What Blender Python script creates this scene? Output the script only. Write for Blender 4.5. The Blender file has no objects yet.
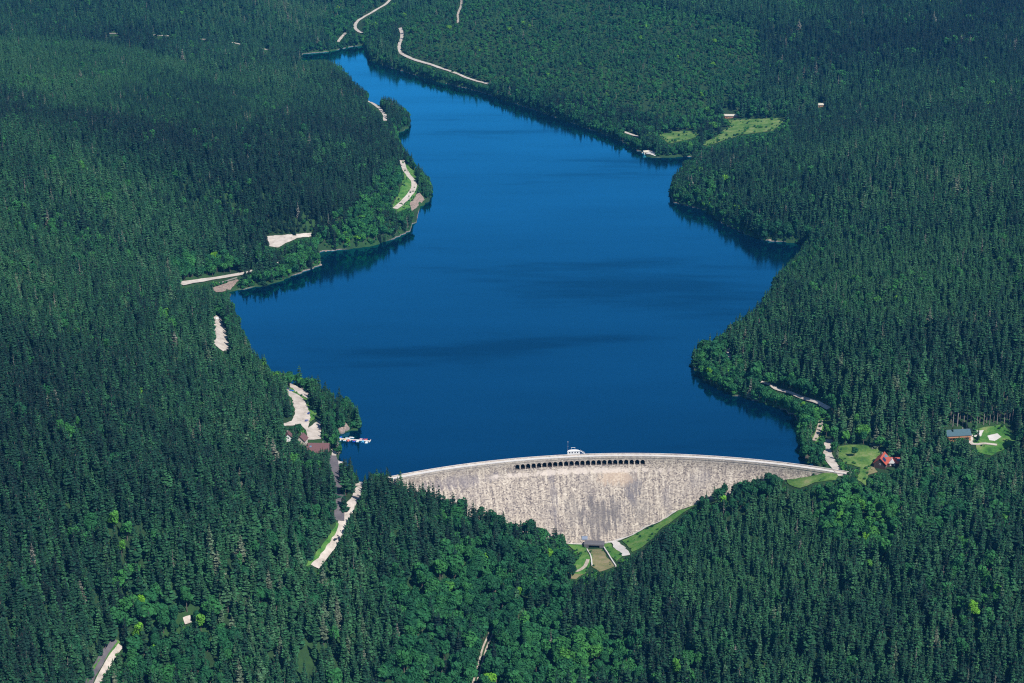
import bpy, bmesh, math, random
import numpy as np
from mathutils import Vector, Matrix
from mathutils.geometry import delaunay_2d_cdt

random.seed(7)
RNG = np.random.default_rng(11)
SC = bpy.context.scene
COL = SC.collection
R = math.radians

# ------------------------------------------------------------------ camera
W, H = 1024, 683
F = 1800.0
CH = 628.0
PITCH = R(19.1)
cp, sp = math.cos(PITCH), math.sin(PITCH)
FW = np.array([0.0, cp, -sp]); UP = np.array([0.0, sp, cp]); RT = np.array([1.0, 0, 0])
CAM = np.array([0.0, 0.0, CH])

def ray(px, py):
    d = F * FW + (px - W / 2) * RT + (H / 2 - py) * UP
    return d / np.linalg.norm(d)

def at(px, py, z=0.0):
    d = ray(px, py)
    t = (z - CH) / d[2]
    return CAM + d * t

def proj(P):
    P = np.atleast_2d(P) - CAM
    dz = P @ FW
    return np.stack([W / 2 + F * (P @ RT) / dz, H / 2 - F * (P @ UP) / dz, dz], 1)

cam_d = bpy.data.cameras.new('camera')
cam_d.sensor_width = 36.0
cam_d.lens = F / W * 36.0
cam_d.clip_start = 5.0
cam_d.clip_end = 40000.0
cam = bpy.data.objects.new('camera', cam_d)
COL.objects.link(cam)
cam.location = (0, 0, CH)
cam.rotation_euler = (R(90) - PITCH, 0, 0)
SC.camera = cam

# ------------------------------------------------------------------ light
SUN_EL, SUN_AZ = R(50), R(40)          # azimuth measured from behind the camera towards its right
sdir = Vector((math.sin(SUN_AZ) * math.cos(SUN_EL), -math.cos(SUN_AZ) * math.cos(SUN_EL), math.sin(SUN_EL)))
sun_d = bpy.data.lights.new('sun', 'SUN')
sun_d.energy = 5.0
sun_d.angle = R(0.5)
sun_d.color = (1.0, 0.955, 0.89)
sun = bpy.data.objects.new('sun', sun_d)
COL.objects.link(sun)
sun.rotation_euler = sdir.to_track_quat('Z', 'Y').to_euler()
sun.location = (300, -200, 2500)
world = bpy.data.worlds.new('World')
SC.world = world
world.use_nodes = True
nt = world.node_tree
sky = nt.nodes.new('ShaderNodeTexSky')
sky.sky_type = 'NISHITA'
sky.sun_disc = False
sky.sun_elevation = SUN_EL
sky.sun_rotation = math.atan2(sdir.x, sdir.y)
sky.altitude = 900
sky.air_density = 1.0
sky.dust_density = 0.1
sky.ozone_density = 4.5
nt.links.new(sky.outputs[0], nt.nodes['Background'].inputs[0])
nt.nodes['Background'].inputs[1].default_value = 0.095
SC.view_settings.view_transform = 'Standard'
SC.view_settings.look = 'None'
SC.view_settings.exposure = 0.25
SC.view_settings.gamma = 1.0
SC.cycles.max_bounces = 5
SC.cycles.volume_bounces = 0
SC.cycles.use_denoising = False
SC.cycles.filter_width = 1.15

# ------------------------------------------------------------------ materials
def lin(c):
    return tuple((x / 12.92 if x <= 0.04045 else ((x + 0.055) / 1.055) ** 2.4) for x in c)

class NT:
    def __init__(s, name):
        s.m = bpy.data.materials.new(name); s.m.use_nodes = True
        s.t = s.m.node_tree; s.b = s.t.nodes['Principled BSDF']
    def n(s, typ, **kw):
        x = s.t.nodes.new(typ)
        for k, v in kw.items():
            if isinstance(k, str) and k.startswith('i_'):
                x.inputs[int(k[2:])].default_value = v
            else:
                setattr(x, k, v)
        return x
    def l(s, a, b): s.t.links.new(a, b)
    def noise(s, scale, detail=3, vec=None, rough=0.55):
        x = s.n('ShaderNodeTexNoise'); x.inputs['Scale'].default_value = scale
        x.inputs['Detail'].default_value = detail; x.inputs['Roughness'].default_value = rough
        if vec is not None: s.l(vec, x.inputs['Vector'])
        return x.outputs['Fac']
    def ramp(s, fac, stops):
        x = s.n('ShaderNodeValToRGB'); e = x.color_ramp.elements
        while len(e) < len(stops): e.new(0.5)
        for i, (p, c) in enumerate(stops):
            e[i].position = p; e[i].color = (*c, 1)
        s.l(fac, x.inputs[0]); return x.outputs[0]
    def mix(s, fac, a, b, mode='MIX'):
        x = s.n('ShaderNodeMix', data_type='RGBA', blend_type=mode)
        for v, i in ((fac, 0), (a, 6), (b, 7)):
            if hasattr(v, 'links'): s.l(v, x.inputs[i])
            elif i == 0: x.inputs[i].default_value = v
            else: x.inputs[i].default_value = (*v, 1)
        return x.outputs[2]
    def math(s, op, a, b=0.0):
        x = s.n('ShaderNodeMath', operation=op)
        for v, i in ((a, 0), (b, 1)):
            if hasattr(v, 'links'): s.l(v, x.inputs[i])
            else: x.inputs[i].default_value = v
        return x.outputs[0]
    def pos(s):
        return s.n('ShaderNodeNewGeometry').outputs['Position']
    def objco(s):
        return s.n('ShaderNodeTexCoord').outputs['Object']
    def base(s, c, rough=0.8, spec=0.3):
        if hasattr(c, 'links'): s.l(c, s.b.inputs['Base Color'])
        else: s.b.inputs['Base Color'].default_value = (*c, 1)
        s.b.inputs['Roughness'].default_value = rough
        s.b.inputs['Specular IOR Level'].default_value = spec
        return s.m
    def bump(s, h, dist, strength=1.0):
        x = s.n('ShaderNodeBump'); x.inputs['Distance'].default_value = dist
        x.inputs['Strength'].default_value = strength
        s.l(h, x.inputs['Height']); s.l(x.outputs[0], s.b.inputs['Normal'])

def paint(name, c, rough=0.5, var=0.12, scale=1.5, metal=0.0, spec=0.4):
    m = NT(name)
    f = m.noise(scale, 4, m.objco())
    d = tuple(x * (1 - var * 2) for x in c)
    m.base(m.mix(f, d, tuple(min(1, x * (1 + var)) for x in c)), rough, spec)
    m.b.inputs['Metallic'].default_value = metal
    return m.m

def foliage(name, stops, fine=0.35, trans=False):
    """Leaf or needle colour: each tree carries its own tint, each clump a little variation of its own."""
    m = NT(name)
    a = m.n('ShaderNodeAttribute', attribute_type='INSTANCER', attribute_name='tint')
    base = m.ramp(a.outputs['Fac'], stops)
    g = m.n('ShaderNodeAttribute', attribute_type='GEOMETRY', attribute_name='leafvar')
    k = m.math('ADD', m.math('MULTIPLY', g.outputs['Fac'], fine * 2), 1 - fine)
    v = m.n('ShaderNodeVectorMath', operation='SCALE')
    m.l(base, v.inputs[0]); m.l(k, v.inputs['Scale'])
    m.base(v.outputs[0], 0.75, 0.18)
    return m.m

M = {}
M['needles'] = foliage('spruce_needles', [(0.0, (0.003, 0.017, 0.013)), (0.3, (0.008, 0.042, 0.021)), (0.6, (0.022, 0.088, 0.031)),
                                          (0.78, (0.042, 0.100, 0.045)), (0.9, (0.095, 0.112, 0.072)), (1.0, (0.13, 0.125, 0.105))], 0.7)
M['leaves'] = foliage('broad_leaves', [(0.0, (0.006, 0.040, 0.022)), (0.4, (0.014, 0.085, 0.030)), (0.7, (0.036, 0.155, 0.034)), (1.0, (0.12, 0.31, 0.015))], 0.45)
b = NT('bark')
M['bark'] = b.base(b.mix(b.noise(1.2, 3, b.objco()), (0.10, 0.08, 0.065), (0.24, 0.20, 0.17)), 0.9, 0.1)
b = NT('pale_bark')
M['pale_bark'] = b.base(b.mix(b.noise(0.8, 3, b.objco()), (0.22, 0.18, 0.16), (0.42, 0.36, 0.33)), 0.9, 0.1)

def ground_mat():
    m = NT('forest_ground')
    P = m.pos()
    n1 = m.noise(0.02, 5, P); n2 = m.noise(0.35, 4, P)
    soil = m.mix(n2, (0.014, 0.034, 0.018), (0.035, 0.075, 0.028))
    soil = m.mix(m.ramp(n1, [(0.45, (0, 0, 0)), (0.65, (1, 1, 1))]), soil, m.mix(n2, (0.022, 0.065, 0.022), (0.045, 0.105, 0.032)))
    sh = m.n('ShaderNodeSeparateXYZ'); m.l(P, sh.inputs[0])
    z = m.math('ADD', sh.outputs[2], m.math('MULTIPLY', m.noise(0.12, 4, P), -1.6))
    at_ = m.n('ShaderNodeAttribute', attribute_name='rim')
    rimz = m.ramp(m.math('ADD', m.math('MULTIPLY', z, 0.5), 0.3), [(0.35, (1, 1, 1)), (0.5, (0, 0, 0))])
    rim = m.math('MULTIPLY', rimz, at_.outputs['Fac'])
    rock = m.ramp(m.noise(0.45, 5, P, 0.7), [(0.3, (0.07, 0.06, 0.06)), (0.55, (0.25, 0.19, 0.165)), (0.75, (0.42, 0.34, 0.30))])
    m.base(m.mix(rim, soil, rock), 0.95, 0.1)
    m.bump(m.noise(0.6, 4, P), 1.2, 0.6)
    return m.m
M['ground'] = ground_mat()

def patch_mat(name, stops, scale=0.25, rough=0.95, bump=0.15):
    m = NT(name); P = m.pos()
    f = m.math('ADD', m.math('MULTIPLY', m.noise(scale, 5, P, 0.65), 0.75), m.math('MULTIPLY', m.noise(scale * 9, 3, P), 0.25))
    m.base(m.ramp(f, stops), rough, 0.15)
    m.bump(m.noise(scale * 8, 3, P), bump, 0.5)
    return m.m
M['grass'] = patch_mat('meadow_grass', [(0.34, (0.03, 0.10, 0.025)), (0.46, (0.08, 0.17, 0.035)), (0.55, (0.14, 0.22, 0.06)), (0.68, (0.26, 0.27, 0.12))], 0.06)
M['lush'] = patch_mat('lush_grass', [(0.34, (0.02, 0.08, 0.022)), (0.46, (0.055, 0.17, 0.03)), (0.56, (0.11, 0.22, 0.05)), (0.68, (0.22, 0.24, 0.10))], 0.08)
M['dry'] = patch_mat('dry_grass_and_earth', [(0.3, (0.10, 0.13, 0.05)), (0.5, (0.20, 0.19, 0.09)), (0.7, (0.33, 0.24, 0.16))], 0.15)
M['gravel'] = patch_mat('pale_gravel', [(0.3, (0.24, 0.205, 0.17)), (0.42, (0.44, 0.385, 0.33)), (0.55, (0.56, 0.495, 0.43)), (0.75, (0.68, 0.61, 0.53))], 0.12)
M['track'] = patch_mat('worn_track', [(0.3, (0.26, 0.24, 0.18)), (0.5, (0.42, 0.36, 0.29)), (0.7, (0.58, 0.50, 0.42))], 0.3)
M['asphalt'] = patch_mat('asphalt', [(0.3, (0.085, 0.08, 0.09)), (0.55, (0.14, 0.125, 0.135)), (0.8, (0.20, 0.165, 0.16))], 0.15)
M['concrete'] = patch_mat('pale_concrete', [(0.3, (0.50, 0.47, 0.43)), (0.55, (0.62, 0.59, 0.55)), (0.8, (0.72, 0.69, 0.65))], 0.2)
M['rock'] = patch_mat('shore_rock', [(0.3, (0.10, 0.085, 0.08)), (0.5, (0.30, 0.22, 0.18)), (0.75, (0.46, 0.36, 0.29))], 0.35, bump=0.8)
M['wallstone'] = patch_mat('wall_stone', [(0.3, (0.16, 0.14, 0.13)), (0.5, (0.30, 0.27, 0.25)), (0.75, (0.42, 0.39, 0.37))], 0.8)

def water_mat():
    m = NT('lake_water'); P = m.pos()
    # wind streaks: long patches of rougher and calmer water
    mp = m.n('ShaderNodeMapping'); mp.inputs['Scale'].default_value = (0.0018, 0.0075, 1.0); mp.inputs['Rotation'].default_value = (0, 0, R(-12))
    m.l(P, mp.inputs[0])
    calm = m.noise(1.0, 4, mp.outputs[0], 0.6)
    b1 = m.noise(0.10, 2, P); b2 = m.noise(0.35, 2, P)
    h = m.math('ADD', m.math('MULTIPLY', b1, 0.6), m.math('MULTIPLY', b2, 0.4))
    st = m.ramp(calm, [(0.38, (0.25, 0.25, 0.25)), (0.62, (1, 1, 1))])
    bp = m.n('ShaderNodeBump'); bp.inputs['Distance'].default_value = 0.10
    m.l(m.math('MULTIPLY', st, 0.5), bp.inputs['Strength']); m.l(h, bp.inputs['Height'])
    df = m.n('ShaderNodeBsdfDiffuse'); m.l(m.mix(calm, (0.0, 0.005, 0.020), (0.0, 0.010, 0.036)), df.inputs['Color'])
    gl = m.n('ShaderNodeBsdfAnisotropic'); gl.inputs['Color'].default_value = (0.08, 0.66, 0.96, 1); m.l(m.ramp(calm, [(0.35, (0.14, 0.14, 0.14)), (0.6, (0.07, 0.07, 0.07))]), gl.inputs['Roughness'])
    m.l(bp.outputs[0], gl.inputs['Normal'])
    fr = m.n('ShaderNodeFresnel'); fr.inputs['IOR'].default_value = 1.55
    mx = m.n('ShaderNodeMixShader'); m.l(m.math('MINIMUM', m.math('MULTIPLY', m.math('MULTIPLY', fr.outputs[0], 2.5), m.ramp(calm, [(0.34, (0.62, 0.62, 0.62)), (0.44, (0.90, 0.90, 0.90)), (0.64, (1, 1, 1))])), 0.95), mx.inputs[0]); m.l(df.outputs[0], mx.inputs[1]); m.l(gl.outputs[0], mx.inputs[2])
    m.t.nodes.remove(m.b); m.l(mx.outputs[0], m.t.nodes['Material Output'].inputs[0])
    return m.m
M['water'] = water_mat()

def dam_mat(strong=True):
    m = NT('dam_masonry')
    uv = m.n('ShaderNodeUVMap', uv_map='wall').outputs[0]     # u: metres along the crest, v: metres of height
    br = m.n('ShaderNodeTexBrick'); br.inputs['Scale'].default_value = 1.0
    br.inputs['Brick Width'].default_value = 1.5; br.inputs['Row Height'].default_value = 0.85; br.inputs['Mortar Size'].default_value = 0.05
    br.inputs['Color1'].default_value = (0.25, 0.2, 0.2, 1); br.inputs['Color2'].default_value = (0.8, 0.8, 0.8, 1); br.inputs['Mortar'].default_value = (0.55, 0.55, 0.55, 1)
    br.inputs['Bias'].default_value = 0.0
    m.l(uv, br.inputs[0])
    def stretch(sx, sy):
        x = m.n('ShaderNodeMapping'); x.inputs['Scale'].default_value = (sx, sy, 1); m.l(uv, x.inputs[0]); return x.outputs[0]
    grain = m.noise(1.0, 3, stretch(0.95, 0.6), 0.8)
    streak = m.noise(1.0, 4, stretch(0.34, 0.05), 0.65)
    blot = m.noise(1.0, 4, stretch(0.035, 0.022), 0.6); med = m.noise(1.0, 4, stretch(0.13, 0.09), 0.7)
    f = m.math('ADD', m.math('MULTIPLY', br.outputs['Color'], 0.26), m.math('ADD', m.math('MULTIPLY', grain, 0.36), m.math('MULTIPLY', streak, 0.38)))
    col = m.ramp(f, [(0.38, (0.10, 0.085, 0.09)), (0.46, (0.26, 0.22, 0.19)), (0.53, (0.43, 0.365, 0.295)), (0.66, (0.66, 0.585, 0.48))])
    col = m.mix(m.ramp(blot, [(0.35, (0.32, 0.32, 0.32)), (0.5, (0.0, 0.0, 0.0))]), col, (0.20, 0.175, 0.18))
    # long dark seepage stains painted by water, each where the photograph has one
    sx = m.n('ShaderNodeSeparateXYZ'); m.l(uv, sx.inputs[0])
    def stain(u, v, ru, rv, k):
        du = m.math('DIVIDE', m.math('SUBTRACT', sx.outputs[0], u), ru); dv = m.math('DIVIDE', m.math('SUBTRACT', sx.outputs[1], v), rv)
        r = m.math('ADD', m.math('MULTIPLY', du, du), m.math('MULTIPLY', dv, dv))
        r = m.math('ADD', r, m.math('MULTIPLY', m.math('ADD', m.math('SUBTRACT', streak, 0.5), m.math('MULTIPLY', m.math('SUBTRACT', med, 0.5), 1.3)), 4.2))
        x = m.n('ShaderNodeMapRange'); x.inputs[1].default_value = 0.2; x.inputs[2].default_value = 1.4; x.inputs[3].default_value = k; x.inputs[4].default_value = 0
        m.l(r, x.inputs[0]); return x.outputs[0]
    for (u, v, ru, rv, k, c) in DAM_STAINS:
        col = m.mix(stain(u, v, ru, rv, k), col, c)
    m.base(col, 0.9, 0.15)
    m.bump(grain, 0.25, 0.5)
    return m.m

# ------------------------------------------------------------------ object helpers
def link(o, parent=None):
    COL.objects.link(o)
    if parent is not None: o.parent = parent
    return o

def mesh_from(name, verts, faces, mat, smooth=False):
    me = bpy.data.meshes.new(name)
    me.from_pydata([tuple(v) for v in verts], [], [tuple(f) for f in faces])
    if mat is not None: me.materials.append(mat)
    if smooth: me.shade_smooth()
    me.update()
    return me

def tag(o, label=None, cat=None, group=None, kind=None):
    if label: o['label'] = label
    if cat: o['category'] = cat
    if group: o['group'] = group
    if kind: o['kind'] = kind
    return o

def thing(name, label, cat, loc, rz=0.0, group=None):
    o = bpy.data.objects.new(name, None)
    o.empty_display_size = 0.5
    link(o); o.location = loc; o.rotation_euler = (0, 0, rz)
    return tag(o, label, cat, group)

class MB:
    """Collects shapes; build() links them as one mesh object."""
    def __init__(s): s.v = []; s.f = []
    def add(s, v, f):
        k = len(s.v); s.v += [tuple(x) for x in v]; s.f += [tuple(i + k for i in q) for q in f]; return s
    def box(s, x0, x1, y0, y1, z0, z1, M4=None):
        v = [Vector(p) for p in ((x0, y0, z0), (x1, y0, z0), (x1, y1, z0), (x0, y1, z0), (x0, y0, z1), (x1, y0, z1), (x1, y1, z1), (x0, y1, z1))]
        if M4: v = [M4 @ p for p in v]
        return s.add(v, [(0, 3, 2, 1), (4, 5, 6, 7), (0, 1, 5, 4), (1, 2, 6, 5), (2, 3, 7, 6), (3, 0, 4, 7)])
    def prism(s, pts, y0, y1):
        """outline in x,z extruded along y"""
        n = len(pts)
        v = [(x, y0, z) for x, z in pts] + [(x, y1, z) for x, z in pts]
        f = [tuple(range(n)), tuple(range(2 * n - 1, n - 1, -1))] + [(i, i + n, (i + 1) % n + n, (i + 1) % n) for i in range(n)]
        return s.add(v, f)
    def tube(s, a, b, r0, r1=None, n=8, cap=True):
        a = Vector(a); b = Vector(b); r1 = r0 if r1 is None else r1
        q = (b - a).to_track_quat('Z', 'Y')
        v = []
        for c, r in ((a, r0), (b, r1)):
            for i in range(n):
                t = 2 * math.pi * i / n; v.append(c + q @ Vector((r * math.cos(t), r * math.sin(t), 0)))
        f = [(i, (i + 1) % n, (i + 1) % n + n, i + n) for i in range(n)]
        if cap: f += [tuple(range(n - 1, -1, -1)), tuple(range(n, 2 * n))]
        return s.add(v, f)
    def build(s, name, mat, parent=None, bevel=0.0, smooth=False):
        me = mesh_from(name, s.v, s.f, mat, smooth)
        bm = bmesh.new(); bm.from_mesh(me); bmesh.ops.recalc_face_normals(bm, faces=bm.faces); bm.to_mesh(me); bm.free()
        o = link(bpy.data.objects.new(name, me), parent)
        if bevel:
            md = o.modifiers.new('bevel', 'BEVEL'); md.width = bevel; md.segments = 2; md.limit_method = 'ANGLE'
        return o

# ------------------------------------------------------------------ lake outline
# far shores show their waterline; near shores are hidden behind their trees, so the true edge lies a little lower
SHORE = [(300, 61), (303, 54), (330, 52), (351, 47), (363, 46), (368, 60), (390, 68), (410, 74), (433, 81), (454, 86), (479, 92), (505, 101),
         (530, 109), (556, 118), (587, 129), (619, 141), (642, 154), (648, 158), (680, 157.5), (697, 157), (700, 160), (686, 166), (674, 182), (668, 195),
         (673, 203), (704, 211), (722, 224), (745, 235), (764, 241), (790, 243), (806, 244), (806, 249), (796, 262), (786, 272), (776, 282), (768, 300),
         (758, 316), (742, 330), (722, 344), (701, 354), (692, 358), (691, 368), (706, 384), (730, 396), (760, 403), (782, 410), (797, 420),
         (798, 434), (796, 446), (800, 458), (812, 466)]
DAM_L, DAM_R = (392, 482), (826, 470)
SHORE2 = [(392, 482), (372, 486), (352, 478), (346, 466), (342, 458), (340, 447), (338, 436), (346, 433), (358, 431), (364, 428),
          (362, 422), (358, 416), (350, 412), (341, 408), (330, 400), (318, 392), (306, 384), (292, 383), (276, 382), (262, 372), (254, 360), (247, 346), (240, 330),
          (234, 315), (230, 300), (232, 292), (262, 286.5), (281, 282.5), (295, 276), (309, 270.5), (321, 266.5), (322, 262), (318, 255), (324, 251.5), (342, 250.5), (373, 246.5), (392, 240), (409, 233), (417, 222), (418, 214), (424, 206),
          (433, 199), (434, 190), (428, 184), (421, 176), (412, 166), (402, 154), (398, 146), (398, 134), (407, 129.5), (412, 126), (410, 118),
          (400, 112), (386, 108), (372, 103), (360, 95), (350, 85), (345, 78), (338, 73), (326, 66)]
shore_px = SHORE + SHORE2[1:]
shore_w = np.array([at(x, y, 0)[:2] for x, y in shore_px])

def densify(P, step, amp=0.0, closed=True):
    out = []
    n = len(P)
    for i in range(n if closed else n - 1):
        a, b_ = P[i], P[(i + 1) % n]
        k = max(1, int(np.linalg.norm(b_ - a) / step))
        for j in range(k):
            out.append(a + (b_ - a) * j / k)
    if not closed: out.append(P[-1])
    return np.array(out)

def in_poly(poly, x, y):
    ins = np.zeros(x.shape, bool)
    n = len(poly)
    for i in range(n):
        x0, y0 = poly[i]; x1, y1 = poly[(i + 1) % n]
        if y0 == y1: continue
        c = ((y0 > y) != (y1 > y)) & (x < (x1 - x0) * (y - y0) / (y1 - y0) + x0)
        ins ^= c
    return ins

def seg_dist(poly, x, y, skip=()):
    d = np.full(x.shape, 1e12)
    n = len(poly)
    for i in range(n):
        if i in skip: continue
        a = poly[i]; b_ = poly[(i + 1) % n]
        ab = b_ - a
        t = np.clip(((x - a[0]) * ab[0] + (y - a[1]) * ab[1]) / (ab @ ab), 0, 1)
        q = (x - a[0] - t * ab[0]) ** 2 + (y - a[1] - t * ab[1]) ** 2
        np.minimum(d, q, out=d)
    return np.sqrt(d)

# ------------------------------------------------------------------ dam geometry (an arc through three points of the crest)
ZC = 3.0
A3 = at(384, 480.5, ZC); B3 = at(600, 456.0, ZC); C3 = at(838, 472.5, ZC)
def circ(a, b_, c):
    ax, ay = a[:2]; bx, by = b_[:2]; cx, cy = c[:2]
    d = 2 * (ax * (by - cy) + bx * (cy - ay) + cx * (ay - by))
    ux = ((ax**2 + ay**2) * (by - cy) + (bx**2 + by**2) * (cy - ay) + (cx**2 + cy**2) * (ay - by)) / d
    uy = ((ax**2 + ay**2) * (cx - bx) + (bx**2 + by**2) * (ax - cx) + (cx**2 + cy**2) * (bx - ax)) / d
    return np.array([ux, uy]), math.hypot(ax - ux, ay - uy)
DC, DR = circ(A3, B3, C3)
ANG = lambda p: math.atan2(p[0] - DC[0], p[1] - DC[1])      # 0 = straight upstream
TH0, TH1 = ANG(A3), ANG(C3)
def dam_pt(s, o, z):
    """s metres along the crest from its middle axis, o metres downstream of the crest line"""
    t = s / DR
    return (DC[0] + (DR - o) * math.sin(t), DC[1] + (DR - o) * math.cos(t), z)
S0, S1 = TH0 * DR, TH1 * DR
BAT = 0.66
ZF = -6.0
def face_off(z):
    u = max(0.0, 1.0 - z)
    return 3.0 + (BAT * u * u / 24.0 if u < 12 else BAT * (u - 6.0))
def on_face(px, py):
    """where the line of sight meets the downstream face"""
    d = ray(px, py)
    for t in np.arange(900, 2200, 0.5):
        p = CAM + d * t
        r = math.hypot(p[0] - DC[0], p[1] - DC[1])
        if DR - r <= face_off(p[2]) and p[2] < 4.2:
            return p
    return CAM + d * 1600
def s_of(px, py, z=ZC):
    return ANG(at(px, py, z)) * DR
SP0 = s_of(512.0, 463.0, -2); SP1 = s_of(645.5, 463.0, -2)
NB = 24
BW = (SP1 - SP0) / NB

# ------------------------------------------------------------------ terrain
CTRL = [(215, 300, 13), (230, 380, 18), (272, 420, 10), (300, 410, 5), (330, 450, 3.5), (362, 490, 0), (345, 520, -8), (315, 568, -20), (370, 565, -32),
        (420, 560, -34), (480, 585, -52), (300, 500, 2), (250, 520, 12), (250, 450, 22), (200, 500, 32), (150, 450, 44), (100, 500, 45), (0, 500, 60),
        (0, 400, 90), (100, 400, 65), (200, 350, 32), (150, 300, 48), (60, 320, 82), (0, 300, 108), (200, 262, 14), (262, 222, 24), (100, 200, 88), (200, 180, 60),
        (0, 200, 120), (300, 200, 52), (350, 200, 34), (385, 150, 30), (300, 130, 50), (200, 110, 72), (100, 100, 92), (0, 100, 112), (345, 95, 14),
        (250, 62, 30), (150, 60, 60), (0, 50, 105), (300, 40, 14), (200, 38, 35), (100, 30, 62), (0, 10, 100), (250, 10, 55), (335, 25, 12), (375, 12, 20),
        (425, 10, 60), (480, 10, 80), (600, 10, 95), (500, 60, 34), (600, 80, 38), (700, 60, 62), (800, 40, 88), (900, 20, 112), (1024, 8, 125),
        (640, 130, 6), (740, 125, 14), (820, 105, 38), (900, 100, 65), (1024, 100, 98), (800, 150, 42), (900, 170, 78), (1024, 180, 104), (720, 185, 30),
        (850, 220, 42), (950, 250, 76), (1024, 280, 82), (820, 275, 40), (900, 320, 68), (1024, 340, 62), (785, 325, 36), (850, 380, 46), (820, 392, 26), (765, 352, 24), (950, 395, 30),
        (1024, 400, 32), (830, 430, 5), (860, 455, 5), (885, 466, 4), (950, 440, 10), (1010, 440, 12), (842, 474, 3), (840, 505, -6), (780, 508, -18),
        (760, 560, -30), (900, 510, 0), (1000, 520, 10), (800, 600, -22), (900, 600, -8), (1024, 600, 5), (650, 620, -54), (600, 660, -70), (700, 683, -55),
        (850, 683, -32), (1024, 683, -8), (540, 615, -62), (500, 645, -70), (478, 683, -78), (190, 615, -24), (100, 665, -36), (250, 640, -38), (350, 640, -52),
        (400, 683, -72), (300, 683, -60), (200, 683, -48), (60, 655, -10), (130, 590, -4), (50, 600, 15), (0, 650, 16), (0, 600, 32), (220, 570, 2),
        (575, 590, -60), (602, 566, -57), (590, 555, -56)]
cw = [at(*c) for c in CTRL]
cz = [c[2] for c in CTRL]
# foot of the dam: the line where the ground meets the masonry
TOE = [(392, 492), (410, 497), (440, 508), (470, 517), (505, 528), (540, 538), (568, 543), (585, 543), (600, 542), (610, 541.5), (622, 539), (640, 529.5), (657, 521.5), (676, 511), (705, 500), (735, 491), (765, 483.5), (795, 477.5), (820, 473.5)]
toe_pts = [on_face(*t) for t in TOE]
for p in toe_pts[:5] + toe_pts[5:]:
    cw.append(p); cz.append(p[2])
for (x, y, z) in [(-600, 700, 40), (0, 800, -110), (600, 700, 0), (-1200, 1200, 140), (1200, 1200, 40), (-1500, 2500, 160), (1500, 2500, 150), (-2000, 5000, 260),
                  (0, 5000, 190), (2000, 5000, 260), (-3000, 200, 150), (3000, 200, 150), (0, -800, -60), (0, 9000, 300), (-5000, 9000, 350), (5000, 9000, 350), (-900, 4100, 130), (900, 4100, 160), (0, 4100, 120)]:
    cw.append((x, y, z)); cz.append(z)
cw = np.array(cw)[:, :2]; cz = np.array(cz, float)
SCL = 1000.0
def tps_fit(P, v, lam=2e-4):
    P = P / SCL; n = len(P)
    r = np.linalg.norm(P[:, None] - P[None], axis=2)
    K = np.where(r > 0, r * r * np.log(np.maximum(r, 1e-9)), 0) + lam * np.eye(n)
    Q = np.hstack([np.ones((n, 1)), P])
    A = np.block([[K, Q], [Q.T, np.zeros((3, 3))]])
    return np.linalg.solve(A, np.concatenate([v, np.zeros(3)]))
TW = tps_fit(cw, cz)
def tps(x, y):
    x = x / SCL; y = y / SCL
    out = TW[-3] + TW[-2] * x + TW[-1] * y
    for (a, b_), w in zip(cw / SCL, TW[:-3]):
        r2 = np.maximum((x - a) ** 2 + (y - b_) ** 2, 1e-12)
        out = out + w * 0.5 * r2 * np.log(r2)
    return out

def vnoise(x, y, seed):
    rs = np.random.default_rng(seed); T = rs.random((64, 64))
    xi = np.floor(x).astype(int); yi = np.floor(y).astype(int); fx = x - xi; fy = y - yi
    fx = fx * fx * (3 - 2 * fx); fy = fy * fy * (3 - 2 * fy)
    g = lambda i, j: T[(xi + i) % 64, (yi + j) % 64]
    return (g(0, 0) * (1 - fx) + g(1, 0) * fx) * (1 - fy) + (g(0, 1) * (1 - fx) + g(1, 1) * fx) * fy
def fbm(x, y, s, seed, octv=3):
    o = 0; a = 0.5; tot = 0
    for k in range(octv):
        o = o + a * vnoise(x / s + 17.3 * k, y / s - 9.1 * k, seed + k); tot += a; a *= 0.5; s /= 2.1
    return o / tot

def axis(lo, hi, step, outlo, outhi, g=1.22):
    a = list(np.arange(lo, hi + 0.1, step))
    s = step
    while a[-1] < outhi: s *= g; a.append(a[-1] + s)
    s = step; pre = []
    v = lo
    while v > outlo: s *= g; v -= s; pre.append(v)
    return np.array(pre[::-1] + a)
GX = axis(-1290, 1290, 6.0, -6500, 6500)
GY = axis(930, 4300, 6.0, -1500, 12000)
XX, YY = np.meshgrid(GX, GY)
dam_seg = len(SHORE) - 1
DIST = seg_dist(shore_w, XX, YY, skip=(dam_seg,))
INS = in_poly(shore_w, XX, YY)
TT = np.clip(tps(XX, YY), -120, 420)
TT = TT + (fbm(XX, YY, 170, 3) - 0.5) * 9 + (fbm(XX, YY, 36, 8, 2) - 0.5) * 2.4
k = 1 - np.exp(-DIST / 42.0)
kn = np.clip(DIST / 30, 0, 1)
jit = (fbm(XX, YY, 14, 21, 2) - 0.5) * 1.6
ZZ = (0.7 + np.minimum(DIST * 0.12, 2.2) + jit * np.clip(DIST / 8, 0.3, 1)) * (1 - k) + TT * k
# behind the dam towards the valley the ground follows the hill shape exactly
tt = np.arctan2(XX - DC[0], YY - DC[1]); rr = np.hypot(XX - DC[0], YY - DC[1])
down = (rr < DR - 2) & (tt > TH0) & (tt < TH1) & (YY > DC[1])
endd = np.minimum(tt - TH0, TH1 - tt) * DR
kd = np.where(down, np.clip(endd / 30, 0, 1), 0)
ZZ = ZZ * (1 - kd) + TT * kd
ZZ = np.where(INS, -np.minimum(0.25 + DIST * 0.35, 30.0), ZZ)
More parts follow.
